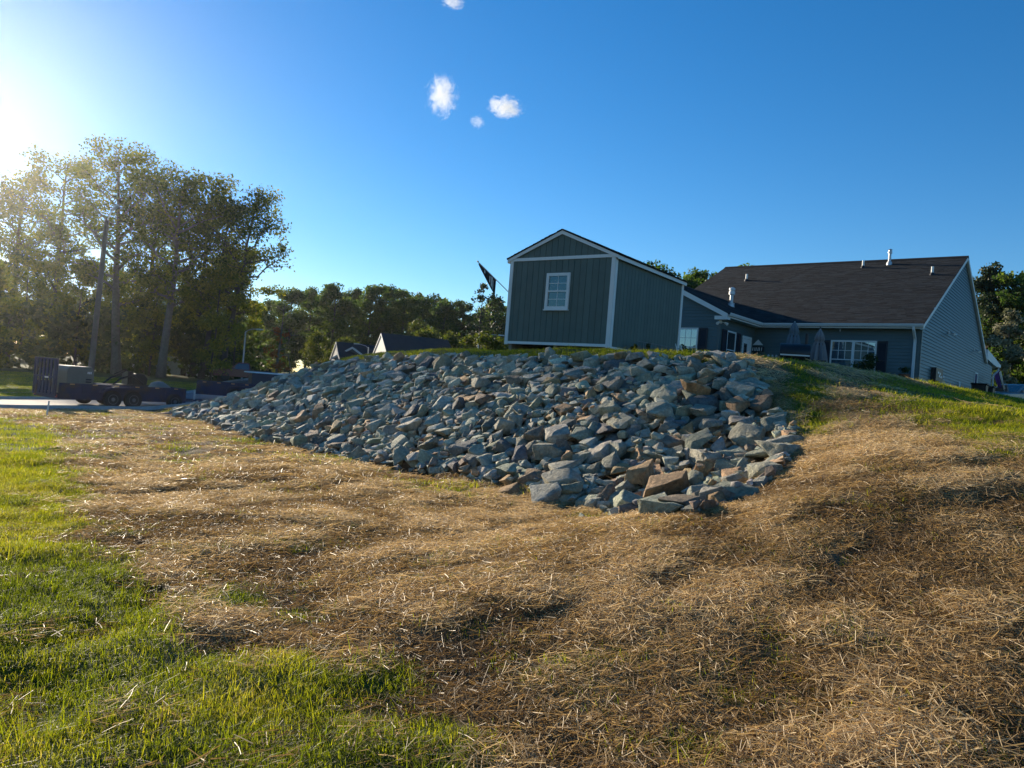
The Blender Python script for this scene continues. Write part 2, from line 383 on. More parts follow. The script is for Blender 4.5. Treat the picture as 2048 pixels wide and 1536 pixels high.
# ------------------------------------------------------------------ building helpers
def rotz(deg, t=(0, 0, 0)): return Matrix.Translation(t) @ Matrix.Rotation(R(deg), 4, 'Z')
def lap_wall(parent, rng_at, z0, z1, h, M, m, name='wall_siding'):
    """lap siding: every course a board that slants out towards its lower edge; the wall runs along local x, outward is -y"""
    b = MB(); z = z0
    while z < z1 - 1e-4:
        zt = min(z + h, z1); a0, a1 = rng_at(z + .001); c0, c1 = rng_at(zt - .001)
        if a1 - a0 > .01 and c1 - c0 > -.02:
            c0, c1 = (c0, c1) if c1 > c0 else ((c0 + c1) / 2 - .005, (c0 + c1) / 2 + .005)
            v = [M @ Vector(p) for p in ((a0, -.026, z), (a1, -.026, z), (c1, -.003, zt), (c0, -.003, zt), (a0, .0, z), (a1, .0, z))]
            b.add(v, [(0, 1, 2, 3), (4, 5, 1, 0)], random.random())
        z += h
    o = b.build(name, m, parent, tone=True); o['kind'] = 'stuff'; return o
def shingles(parent, O, U, Vd, width_at, length, m, exp=.143, tab=.31, name='shingle_field'):
    O, U, Vd = Vector(O), Vector(U).normalized(), Vector(Vd).normalized(); N = U.cross(Vd).normalized()
    if N.z < 0: N = -N
    b = MB(); k = 0; s = 0.0
    while s < length - .02:
        e = min(exp, length - s); u0, u1 = width_at(s); u = u0 - random.random() * tab
        while u < u1:
            tw = tab * random.choice((.6, .8, 1, 1.2, 1.5)); a, c = max(u, u0), min(u + tw - .005, u1)
            if c - a > .02:
                th = random.uniform(.007, .017)
                p = [O + U * a + Vd * s, O + U * c + Vd * s, O + U * c + Vd * (s + e), O + U * a + Vd * (s + e)]
                b.add([p[0] + N * th, p[1] + N * th, p[2] + N * .003, p[3] + N * .003, p[0], p[1]], [(0, 1, 2, 3), (4, 5, 1, 0), (4, 0, 3), (5, 2, 1)], random.random())
            u += tw
        s += exp
    o = b.build(name, m, parent, tone=True); o['kind'] = 'stuff'; return o
def window(parent, M, u0, u1, z0, z1, cols, rows, rail=True, fr=.06, gl=None, lower_grid=True, mullion=None, trim=M_white, depth=.035):
    """double hung window: frame > pane, muntin, meeting_rail, sill"""
    gl = gl or M_glass
    f = MB()
    f.box(u0, u0 + fr, -depth, .01, z0, z1, M=M); f.box(u1 - fr, u1, -depth, .01, z0, z1, M=M)
    f.box(u0 + fr, u1 - fr, -depth + .001, .01, z1 - fr, z1, M=M); f.box(u0 + fr, u1 - fr, -depth + .001, .01, z0, z0 + fr, M=M)
    w_ = f.build('window', trim, parent)
    sl_ = MB().box(u0 - .02, u1 + .02, -depth - .03, .012, z0 - .035, z0 - .002, M=M).build('window_sill', trim, w_)
    lites = [(u0 + fr, u1 - fr)]
    if mullion:
        MB().box(mullion - .05, mullion + .05, -depth + .002, .01, z0 + fr, z1 - fr, M=M).build('mullion', trim, w_)
        lites = [(u0 + fr, mullion - .05), (mullion + .05, u1 - fr)]
    zm = (z0 + z1) / 2
    for a, c in lites:
        sashes = [(zm + .02, z1 - fr, True, .012), (z0 + fr, zm - .02, lower_grid, .004)] if rail else [(z0 + fr, z1 - fr, True, .01)]
        if rail: MB().box(a, c, -depth + .004, .008, zm - .02, zm + .02, M=M).build('meeting_rail', trim, w_)
        for (s0, s1, grid, off) in sashes:
            nc, nr = (cols, rows) if grid else (1, 1)
            for i in range(nc):
                for j in range(nr):
                    x0, x1 = a + (c - a) * i / nc, a + (c - a) * (i + 1) / nc; y0, y1 = s0 + (s1 - s0) * j / nr, s0 + (s1 - s0) * (j + 1) / nr
                    MB().box(x0 + .006, x1 - .006, -off - .004, -off + .001, y0 + .006, y1 - .006, M=M).build('pane', gl, w_)
            if grid:
                for i in range(1, nc): x = a + (c - a) * i / nc; MB().box(x - .009, x + .009, -off - .012, -off + .002, s0, s1, M=M).build('muntin', trim, w_)
                for j in range(1, nr): y = s0 + (s1 - s0) * j / nr; MB().box(a, c, -off - .011, -off + .0025, y - .009, y + .009, M=M).build('muntin', trim, w_)
    return w_
def shutter(parent, M, u0, u1, z0, z1):
    b = MB(); b.box(u0, u0 + .05, -.045, -.016, z0, z1, M=M); b.box(u1 - .05, u1, -.045, -.016, z0, z1, M=M)
    for z in (z0, (z0 + z1) / 2 - .03, z1 - .06): b.box(u0 + .05, u1 - .05, -.043, -.016, z, z + .06, M=M)
    z = z0 + .06
    while z < z1 - .08:
        b.add([M @ Vector(p) for p in ((u0 + .05, -.040, z), (u1 - .05, -.040, z), (u1 - .05, -.020, z + .04), (u0 + .05, -.020, z + .04))], [(0, 1, 2, 3)]); z += .04
    b.build('shutter', M_shutter, parent)

# ------------------------------------------------------------------ shed
SHA = .6282
sh = thing('garden_shed', 'tall grey green board shed with white trim standing above the rock slope', 'shed', (2.5244, 20.0, 2.70), -SHA)
SW, SL, ZB, ZT, ZP, SLP = 3.4717, 4.5557, .22, 2.666, 3.54, .415
rz_top = lambda x: ZP - SLP * abs(x + SW / 2)
b = MB(); pr = [(-SW, ZB), (0, ZB), (0, rz_top(0) - .05), (-SW / 2, ZP - .05), (-SW, rz_top(-SW) - .05)]
b.prism(pr, 'y', 0, SL); b.build('wall', M_boardgap, sh)
b = MB()
for x in (-SW + .15, -SW / 2, -.15): b.box(x - .05, x + .05, .02, SL - .02, -.1, ZB - .003)
b.build('skid', M_wood, sh)
def boards_along(M, length, z0, topf, t=.018, wd=.2):
    x = 0.0
    while x < length - .01:
        a, c = x + .006, min(x + wd, length) - .006
        b = MB(); za, zc = topf(a), topf(c)
        if min(za, zc) > z0 + .02:
            mid = []
            v = [(a, -t, z0), (c, -t, z0), (c, -t, zc), (a, -t, za), (a, -.001, z0), (c, -.001, z0), (c, -.001, zc), (a, -.001, za)]
            b.add([M @ Vector(p) for p in v], [(0, 1, 2, 3), (4, 7, 6, 5), (0, 4, 5, 1), (1, 5, 6, 2), (2, 6, 7, 3), (3, 7, 4, 0)], random.random()); b.build('siding_board', M_board, sh, tone=True)
        x += wd
MF = Matrix.Translation((-SW, 0, 0)); MR = rotz(90, (0, 0, 0)); ML = rotz(-90, (-SW, SL, 0)); MBk = rotz(180, (0, SL, 0))
boards_along(MF, SW, ZB + .08, lambda u: ZT + .01)
boards_along(MF, SW, ZT + .085, lambda u: rz_top(u - SW) - .08)
boards_along(MR, SL, ZB + .02, lambda u: rz_top(0) - .06)
boards_along(ML, SL, ZB + .02, lambda u: rz_top(0) - .06)
boards_along(MBk, SW, ZB + .02, lambda u: rz_top(-u) - .09)
# trim
for nm, args in (('corner_board', (-SW - .028, -SW + .085, -.042, -.0185, ZB - .02, ZT)), ('corner_board', (-.085, .030, -.042, -.0185, ZB - .02, ZT)), ('corner_board', (.0185, .040, -.018, .10, ZB - .02, ZT + .07)),
                 ('corner_board', (.0185, .042, SL - .11, SL + .03, ZB - .02, ZT + .05)), ('base_trim', (-SW + .085, -.085, -.038, -.0185, ZB, ZB + .078)), ('band_board', (-SW - .07, .07, -.050, -.0185, ZT, ZT + .088)), ('base_trim', (.0185, .034, .10, SL - .11, ZB - .03, ZB + .03))):
    MB().box(*args).build(nm, M_white, sh)
for s in (-1, 1):
    xe = 0.12 if s > 0 else -SW - .12
    p = [(-SW / 2, ZP - .045), (xe, rz_top(xe) - .045), (xe, rz_top(xe) - .135), (-SW / 2, ZP - .15)]
    MB().prism(p, 'y', -.072, -.052).build('rake_board', M_white, sh); MB().prism(p, 'y', SL + .05, SL + .07).build('rake_board', M_white, sh)
    x0, x1 = (xe - .02, xe) if s > 0 else (xe, xe + .02)
    MB().box(x0, x1, -.052, SL + .05, rz_top(xe) - .15, rz_top(xe) - .045).build('fascia_board', M_white, sh)
    q = [(-SW / 2, ZP - .043), (xe + s * .02, rz_top(xe + s * .02) - .043), (xe + s * .02, rz_top(xe + s * .02) - .012), (-SW / 2, ZP - .012)]
    MB().prism(q, 'y', -.09, SL + .09).build('roof_deck', M_shingle, sh)
    q = [(-SW / 2, ZP - .012), (xe + s * .03, rz_top(xe + s * .03) - .012)]
    L_ = math.hypot(q[1][0] - q[0][0], q[1][1] - q[0][1]); dv = Vector((q[0][0] - q[1][0], 0, q[0][1] - q[1][1]))
    shingles(sh, (q[1][0], -.10, q[1][1] + .002), (0, 1, 0), dv, lambda s_: (0, SL + .2), L_, M_shingle)
window(sh, Matrix.Identity(4) @ Matrix.Translation((0, -.02, 0)), -2.15, -1.365, 1.24, 2.28, 2, 2, fr=.085, gl=M_glassm, depth=.05)

# flag on a staff at the shed's left corner
fl = thing('flag', 'dark narrow flag hanging from a slanted staff at the shed', 'flag', (-.36, 22.06, 4.52), 0)
tip, bas = Vector((-.93, -.35, .72)), Vector((.03, 0.0, -.05))
MB().tube([bas, bas.lerp(tip, .5), tip], .013, 6).build('staff', M_metal, fl); MB().lathe([(.02, -.02), (.028, 0), (.02, .025)], 8, tip).build('finial', M_black, fl)
def cloth_flag(parent, p0, p1, drop, m, nx=14, nz=12, sway=.05, name='cloth', skew=0.0):
    b = MB(); P = []
    for i in range(nx + 1):
        s = i / nx; top = p0.lerp(p1, s)
        for j in range(nz + 1):
            t = j / nz; w_ = math.sin(s * 9 + t * 2) * sway * t
            P.append(top + Vector((skew * t, w_, 0)) + Vector((0, 0, -drop(s) * t)))
    f = [(i * (nz + 1) + j, (i + 1) * (nz + 1) + j, (i + 1) * (nz + 1) + j + 1, i * (nz + 1) + j + 1) for i in range(nx) for j in range(nz)]
    return b.add(P, f).build(name, m, parent, smooth=60)
M_flag = mat('black flag cloth', (.022, .026, .028), .9, .3, 9)
M_flagl = mat('pale flag print', (.55, .55, .53), .9, .25, 14)
d_ = (tip - bas)
cloth_flag(fl, bas + d_ * .97, bas + d_ * .40, lambda s: .06 + .42 * s ** .9, M_flag, sway=.04)
for (a0, a1, t0, t1) in ((.60, .66, .25, .8), (.70, .78, .15, .9), (.80, .83, .3, .95), (.30, .36, .3, .7)):
    A = bas + d_ * (.97 - .57 * a0); B2 = bas + d_ * (.97 - .57 * a1); off = Vector((.02, -.06, 0))
    z0, z1 = .06 + .42 * a0 ** .9, .06 + .42 * a1 ** .9
    MB().add([A + off + Vector((0, 0, -z0 * t0)), B2 + off + Vector((0, 0, -z1 * t0)), B2 + off + Vector((0, 0, -z1 * t1)), A + off + Vector((0, 0, -z0 * t1))], [(0, 1, 2, 3)]).build('pale_print', M_flagl, fl)

# ------------------------------------------------------------------ ranch house
HBE = .6926
ho = thing('ranch_house', 'blue grey sided house with dark shingle roof behind the shed', 'house', (10.0726, 30.6, 2.5), -HBE)
EZ, SG, XR, XL, HG = 2.612, .492, 6.03, -5.40, 8.15
WX, WRX = -.35, -2.75
roofz = lambda y: EZ + SG * (HG - abs(y - HG))
I4 = Matrix.Identity(4)
# cores of the walls (sheathing the siding hangs on)
b = MB(); b.prism([(.36, -.4), (2 * HG - .36, -.4), (2 * HG - .36, EZ - .1), (2 * HG - .36, roofz(2 * HG - .36) - .12), (HG, roofz(HG) - .12), (.36, roofz(.36) - .12)], 'x', -5.2, 5.88); b.build('wall', M_siding, ho)
b = MB(); wz = lambda x: EZ + SG * (2.75 - abs(x - WRX)); b.prism([(-5.14, -.4), (WX - .01, -.4), (WX - .01, wz(WX) - .12), (WRX, wz(WRX) - .12), (-5.14, wz(-5.14) - .12)], 'y', -3.14, .34); b.build('wall', M_siding, ho)
lap_wall(ho, lambda z: (WX, 5.9), -.3, EZ - .10, .127, Matrix.Translation((0, .35, 0)), M_siding)
MGR = rotz(90, (5.9, 0, 0))
lap_wall(ho, lambda z: ((.35, 2 * HG - .35) if z < EZ - .05 else ((z - EZ) / SG + .16, 2 * HG - (z - EZ) / SG - .16)), -.3, roofz(HG) - .1, .127, MGR, M_siding)
lap_wall(ho, lambda z: ((-5.14, WX) if z < EZ + .05 else (WRX - 2.75 + (z - EZ) / SG + .16, WRX + 2.75 - (z - EZ) / SG - .16)), -.3, wz(WRX) - .1, .127, Matrix.Translation((0, -3.15, 0)), M_siding)
MWS = rotz(90, (WX, 0, 0))
lap_wall(ho, lambda z: (-3.15, .35), -.3, EZ - .10, .127, MWS, M_siding)
# corner posts
for x0, x1, y0, y1 in ((5.87, 5.925, .325, .44), (5.82, 5.90, .325, .345), (WX - .085, WX + .025, -3.175, -3.155), (WX - .0, WX + .025, -3.155, -3.06)):
    MB().box(x0, x1, y0, y1, -.3, EZ - .1).build('corner_post', M_siding, ho)
# roof decks
def roof_deck(p, ax, a0, a1, nm='roof'): return MB().prism(p, ax, a0, a1).build(nm, M_shingle, ho)
th = .10
roof_deck([(-.06, roofz(-.06) - .012), (HG, roofz(HG) - .012), (2 * HG + .06, roofz(2 * HG + .06) - .012), (2 * HG + .06, roofz(2 * HG + .06) - th), (HG, roofz(HG) - th), (-.06, roofz(-.06) - th)], 'x', XL, XR - .03)
roof_deck([(.06, wz(.06) - .012), (WRX, wz(WRX) - .012), (2 * WRX - .06, wz(2 * WRX - .06) - .012), (2 * WRX - .06, wz(2 * WRX - .06) - th), (WRX, wz(WRX) - th), (.06, wz(.06) - th)], 'y', -3.41, 2.6)
sl_len = math.hypot(HG, HG * SG)
shingles(ho, (0, -.07, roofz(-.07) - .008), (1, 0, 0), (0, 1, SG), lambda s: (XL if s > 2.9 else -.3 - 2.6 * (s / 2.9), XR), sl_len + .07, M_shingle)
shingles(ho, (0, 2 * HG + .07, roofz(2 * HG + .07) - .008), (1, 0, 0), (0, -1, SG), lambda s: (XL, XR), sl_len + .07, M_shingle, exp=.3, tab=.6)
wl_len = math.hypot(2.75, 2.75 * SG)
shingles(ho, (.07, 0, wz(.07) - .008), (0, 1, 0), (-1, 0, SG), lambda s: (-3.43, .1 + 2.6 * s / wl_len), wl_len + .07, M_shingle)
shingles(ho, (2 * WRX - .07, 0, wz(.07) - .008), (0, 1, 0), (1, 0, SG), lambda s: (-3.43, .1 + 2.6 * s / wl_len), wl_len + .07, M_shingle)
b = MB(); b.prism([(HG - .17, roofz(HG - .17) + .018), (HG, roofz(HG) + .03), (HG + .17, roofz(HG + .17) + .018), (HG + .17, roofz(HG + .17) - .01), (HG - .17, roofz(HG - .17) - .01)], 'x', XL, XR); b.build('ridge_cap', M_shingle, ho)
b = MB(); b.prism([(WRX - .17, wz(WRX - .17) + .018), (WRX, wz(WRX) + .03), (WRX + .17, wz(WRX + .17) + .018), (WRX + .17, wz(WRX + .17) - .01), (WRX - .17, wz(WRX - .17) - .01)], 'y', -3.43, 2.6); b.build('ridge_cap', M_shingle, ho)
# rakes, soffits, gutters
for s in (-1, 1):
    p = [(HG, roofz(HG) - .013), (HG + s * (HG + .06), roofz(-.06) - .013), (HG + s * (HG + .06), roofz(-.06) - .16), (HG, roofz(HG) - .17)]
    MB().prism(p, 'x', XR - .03, XR).build('rake_board', M_white, ho); MB().prism([(q[0], q[1] - .15) for q in p[:2]] + [(p[2][0], p[2][1] - .02), (p[3][0], p[3][1] - .02)], 'x', 5.93, XR - .032).build('rake_soffit', M_white, ho)
    p = [(WRX, wz(WRX) - .013), (WRX + s * 2.8, wz(.05) - .013), (WRX + s * 2.8, wz(.05) - .19), (WRX, wz(WRX) - .22)]
    MB().prism(p, 'y', -3.44, -3.412).build('rake_board', M_white, ho)
    x0, x1 = (-.47, .05) if s > 0 else (2 * WRX - .05, 2 * WRX + .42)
    MB().box(x0, x1, -3.43, -3.16, EZ - .26, EZ - .12).build('eave_return', M_white, ho)
    p = [(WRX, wz(WRX) - .15), (WRX + s * 2.45, wz(WRX + 2.45) - .15), (WRX + s * 2.45, wz(WRX + 2.45) - .17), (WRX, wz(WRX) - .17)]
    MB().prism(p, 'y', -3.41, -3.16).build('rake_soffit', M_white, ho)
def gutter(M, u0, u1):
    b = MB(); b.prism([(0.0, -.11), (-.07, -.11), (-.115, -.03), (-.115, 0), (-.10, 0), (-.10, -.025), (-.062, -.098), (0, -.098)], 'x', u0, u1)
    b.v = [tuple(M @ Vector(p)) for p in b.v]; return b.build('gutter', M_gutter, ho)
gutter(Matrix.Translation((0, -.06, EZ - .005)), .12, XR + .01)
gutter(Matrix.Translation((.06, 0, EZ - .005)) @ Matrix.Rotation(R(90), 4, 'Z'), -3.43, .0)
MB().box(.03, XR - .04, -.055, .33, EZ - .165, EZ - .135).build('soffit', M_white, ho); MB().box(WX + .02, .055, -3.15, .33, EZ - .17, EZ - .14).build('soffit', M_white, ho)
MB().box(.0, XR - .03, -.06, -.04, EZ - .17, EZ - .05).build('fascia_board', M_white, ho); MB().box(.04, .06, -3.41, .0, EZ - .175, EZ - .05).build('fascia_board', M_white, ho)
MB().tube([(5.72, -.12, EZ - .1), (5.72, -.10, EZ - .22), (5.72, .22, EZ - .5), (5.72, .27, EZ - .62), (5.72, .27, -.2)], .055, 4).build('downspout', M_gutter, ho)
# windows, shutters, door
Mm = Matrix.Translation((0, .335, 0)); Mw = Matrix.Translation((0, -3.165, 0)); Ms = rotz(90, (WX + .015, 0, 0)); Mg = rotz(90, (5.915, 0, 0))
window(ho, Mm, 2.75, 4.43, .5, 2.0, 3, 2, mullion=3.59, lower_grid=False)
shutter(ho, Mm, 2.38, 2.74, .5, 2.0); shutter(ho, Mm, 4.44, 4.80, .5, 2.0)
window(ho, Mw, -2.05, -1.20, .52, 2.05, 3, 2, lower_grid=False); shutter(ho, Mw, -1.19, -.82, .52, 2.05); shutter(ho, Mw, -2.43, -2.06, .52, 2.05)
window(ho, Ms, -2.52, -1.66, .55, 2.04, 1, 1, gl=M_glassd); shutter(ho, Ms, -2.97, -2.53, .55, 2.04); shutter(ho, Ms, -1.65, -1.2, .55, 2.04)
window(ho, Mg, 13.1, 14.0, .5, 1.75, 1, 1)
b = MB(); b.box(-.96, -.86, -.03, .005, -.1, 2.0, M=Ms); b.box(-.14, -.04, -.03, .005, -.1, 2.0, M=Ms); b.box(-.86, -.14, -.029, .005, 1.9, 2.0, M=Ms)
dr = b.build('door_frame', M_white, ho)
dl = MB().box(-.85, -.15, -.018, .0, -.1, 1.89, M=Ms).build('door_leaf', M_white, dr); MB().box(-.80, -.48, -.024, -.019, .2, 1.7, M=Ms).build('door_glass', M_glassd, dr)
# floodlights
def flood(M, u, z):
    b = MB(); b.box(u - .06, u + .06, -.03, 0, z - .06, z + .06, M=M)
    for s in (-1, 1):
        a = M @ Vector((u, -.03, z)); c = M @ Vector((u + s * .12, -.16, z - .04)); d2 = M @ Vector((u + s * .20, -.26, z - .10)); b.tube([a, c], .015, 6); b.tube([c, d2], [.035, .06], 8)
    b.build('flood_light', M_white, ho)
flood(Mg, 5.43, 2.9); flood(Mg, 12.4, 2.8); flood(rotz(45, (WX, -3.16, 0)), 0, EZ - .32)
MB().tube([(3.15, .0, EZ - .165), (3.15, .0, EZ - .30)], .012, 6).build('hook', M_metal, ho)
# vent pipes
for x, y, h_, r_ in ((-3.15, 5.73, .32, .055), (1.91, 7.11, .33, .055), (5.09, 5.71, .34, .055)):
    z = roofz(y); MB().lathe([(r_, -.1), (r_, h_), (r_ * .8, h_), (r_ * .8, h_ - .05)], 10, (x, y, z)).build('vent_pipe', M_pvc, ho); MB().lathe([(r_ * 2.4, -.07), (r_ * 1.3, .08)], 10, (x, y, z)).build('pipe_flashing', M_black, ho)
z = roofz(7.45); MB().lathe([(.14, -.08), (.10, .10), (.062, .14), (.062, .50), (.095, .51), (.095, .58), (.07, .60), (.07, .65), (.10, .67), (.02, .72)], 12, (2.96, 7.45, z)).build('flue', M_metal, ho)
z = wz(-1.75); MB().lathe([(.16, -.15), (.13, .08), (.14, .10), (.14, .13), (.075, .14), (.075, .48), (.13, .50), (.13, .64), (.09, .65), (.09, .68), (.13, .69), (.13, .78), (.03, .83)], 12, (-1.75, .93, z)).build('flue', M_metal, ho)
# street side porch block beyond the gable
MB().prism([(16.0, EZ + .05), (19.6, EZ - .10), (21.6, EZ - .02), (21.6, EZ + .12), (16.0, EZ + .55)], 'x', 1.0, 6.05).build('porch_roof', M_white, ho)
lap_wall(ho, lambda z: (15.9, 19.2), -.3, EZ - .06, .127, MGR, M_siding); MB().box(1.0, 5.88, 15.9, 19.2, -.4, EZ - .06).build('wall', M_siding, ho)
MB().tube([(5.98, 21.4, EZ - .05), (5.98, 21.2, EZ - .25), (5.98, 19.35, EZ - .6), (5.98, 19.28, -.2)], .05, 4).build('downspout', M_gutter, ho)
MB().box(5.93, 6.10, 2.45, 3.85, .72, 1.22).build('meter_panel', M_black, ho)
for k, (yy, zz) in enumerate(((2.75, 1.0), (3.1, .98), (3.0, .88), (3.35, .86))): MB().box(6.10, 6.112, yy, yy + .22, zz, zz + .08).build('meter_label', M_gutter, ho)
MB().lathe([(.10, 0), (.11, .04), (.06, .12)], 12, (5.94, 4.35, .95), axis='x').build('electric_meter', M_metal, ho)
MB().tube([(5.98, 8.6, -.3), (5.98, 8.6, .95), (5.94, 8.6, 1.0)], .035, 8).build('vent_pipe', M_pvc, ho)

# ------------------------------------------------------------------ rock slope
def rock_hull(r):
    """one angular broken stone: convex hull of points near a skewed box, returned as a bmesh about 1 unit long"""
    bm = bmesh.new(); dims = np.array([1, r.uniform(.58, .88), r.uniform(.38, .68)])
    n = r.integers(11, 17); P = []
    for _ in range(n):
        v = r.normal(size=3); v /= np.linalg.norm(v); v = np.sign(v) * np.abs(v) ** .55
        P.append(v / np.max(np.abs(v)) ** .35 * r.uniform(.75, 1.0))
    P = np.array(P); P[:, 0] += P[:, 2] * r.uniform(-.3, .3); P *= dims * .5
    for p in P: bm.verts.new(p)
    res = bmesh.ops.convex_hull(bm, input=bm.verts)
    bmesh.ops.delete(bm, geom=list(set(res['geom_interior'] + res['geom_unused'])), context='VERTS')
    bmesh.ops.dissolve_limit(bm, angle_limit=R(13), verts=bm.verts, edges=bm.edges)
    bmesh.ops.recalc_face_normals(bm, faces=bm.faces)
    return bm
def n3(P, s, seed=0):
    P = np.asarray(P) * s
    return (vnoise(P[:, 0] + seed * 7.3 + 50, P[:, 1] + P[:, 2] * .7 + 50) + vnoise(P[:, 1] + 90 + seed, P[:, 2] + P[:, 0] * .6 + 70) + vnoise(P[:, 2] + 20, P[:, 0] + 33 + seed * 3 + P[:, 1] * .4)) / 3 - .5
ROCKV = []
rr = np.random.default_rng(11)
for k in range(40):
    bm = rock_hull(rr)
    planes = np.array([[*f.normal, f.normal.dot(f.verts[0].co)] for f in bm.faces])
    lo = bm.copy(); bmesh.ops.triangulate(lo, faces=lo.faces)
    lo.verts.ensure_lookup_table(); LV = np.array([v.co for v in lo.verts]); lo.verts.index_update(); LF = np.array([[v.index for v in f.verts] for f in lo.faces]); lo.free()
    bmesh.ops.bevel(bm, geom=list(bm.edges), offset=float(rr.uniform(.006, .018)), segments=1, affect='EDGES', clamp_overlap=True)
    md = bm.copy(); bmesh.ops.triangulate(md, faces=md.faces); md.verts.index_update(); md.verts.ensure_lookup_table()
    MV = np.array([v.co for v in md.verts]); MF_ = np.array([[v.index for v in f.verts] for f in md.faces]); md.free()
    bmesh.ops.triangulate(bm, faces=bm.faces)
    for it in range(2):
        ed = [e for e in bm.edges if e.calc_length() > .13]
        bmesh.ops.subdivide_edges(bm, edges=ed, cuts=1); bmesh.ops.triangulate(bm, faces=bm.faces)
    bm.verts.index_update(); bm.normal_update()
    PV = np.array([v.co for v in bm.verts]); NV = np.array([v.normal for v in bm.verts])
    PV = PV + NV * (n3(PV, 4, k)[:, None] * .10 + n3(PV, 11, k)[:, None] * .05 + np.round(PV[:, 2:3] * 9) * .0)
    HF = np.array([[v.index for v in f.verts] for f in bm.faces]); bm.free()
    ROCKV.append((planes, LV, LF, MV, MF_, PV, HF))
def rock_mat(name, inst):
    m = bpy.data.materials.new(name); m.use_nodes = True; t = m.node_tree; b = t.nodes['Principled BSDF']; b.inputs['Roughness'].default_value = .82; b.inputs['Specular IOR Level'].default_value = .25
    if inst: ci = t.nodes.new('ShaderNodeObjectInfo'); col = ci.outputs['Color']
    else: ci = t.nodes.new('ShaderNodeAttribute'); ci.attribute_name = 'col'; col = ci.outputs['Color']
    tc = t.nodes.new('ShaderNodeTexCoord')
    def noise(s, d=8, ro=.6, dist=0.0):
        n = t.nodes.new('ShaderNodeTexNoise'); n.inputs['Scale'].default_value = s; n.inputs['Detail'].default_value = d; n.inputs['Roughness'].default_value = ro; n.inputs['Distortion'].default_value = dist
        t.links.new(tc.outputs['Object'], n.inputs['Vector']); return n.outputs['Fac']
    def mrange(f, a, c, d, e):
        r = t.nodes.new('ShaderNodeMapRange'); r.inputs[1].default_value = a; r.inputs[2].default_value = c; r.inputs[3].default_value = d; r.inputs[4].default_value = e; t.links.new(f, r.inputs[0]); return r.outputs[0]
    s1, s2 = (3.2, 16) if inst else (9, 40)
    v = t.nodes.new('ShaderNodeMath'); v.operation = 'MULTIPLY'; t.links.new(mrange(noise(s1, 8, .65, .6),   .3, .7, .58, 1.40), v.inputs[0]); t.links.new(mrange(noise(s2, 6, .7), .3, .7, .72, 1.26), v.inputs[1])
    sc = t.nodes.new('ShaderNodeVectorMath'); sc.operation = 'SCALE'; t.links.new(col, sc.inputs[0]); t.links.new(v.outputs[0], sc.inputs['Scale'])
    mx = t.nodes.new('ShaderNodeMix'); mx.data_type = 'RGBA'; t.links.new(mrange(noise(s1 * .8, 5, .6, 1.0), .58, .72, 0, .40), mx.inputs[0]); t.links.new(sc.outputs[0], mx.inputs[6]); mx.inputs[7].default_value = (.26, .185, .115, 1)
    t.links.new(mx.outputs[2], b.inputs['Base Color'])
    bp = t.nodes.new('ShaderNodeBump'); bp.inputs['Strength'].default_value = 1.0; bp.inputs['Distance'].default_value = .09 if inst else .03
    t.links.new(noise(s1 * 2.6, 10, .7), bp.inputs['Height']); t.links.new(bp.outputs[0], b.inputs['Normal'])
    return m
M_rock1, M_rock2 = rock_mat('broken stone', True), rock_mat('broken stone mass', False)
ROCKM = []
for k, r_ in enumerate(ROCKV):
    me = np_mesh('rock', r_[5], r_[6], M_rock1, smooth=True); me.set_sharp_from_angle(angle=R(24)); ROCKM.append(me)
PAL = [('blue grey', (.37, .365, .285), .38), ('grey green', (.375, .37, .27), .28), ('pale grey', (.50, .48, .385), .11), ('dark slate', (.18, .18, .165), .09), ('brown', (.29, .215, .15), .07), ('tan orange', (.46, .30, .16), .06)]
def euler_mat(tilt_dir, tilt, yaw):
    M = Matrix.Rotation(tilt, 3, Vector((math.cos(tilt_dir), math.sin(tilt_dir), 0))) @ Matrix.Rotation(yaw, 3, 'Z')
    return np.array(M)
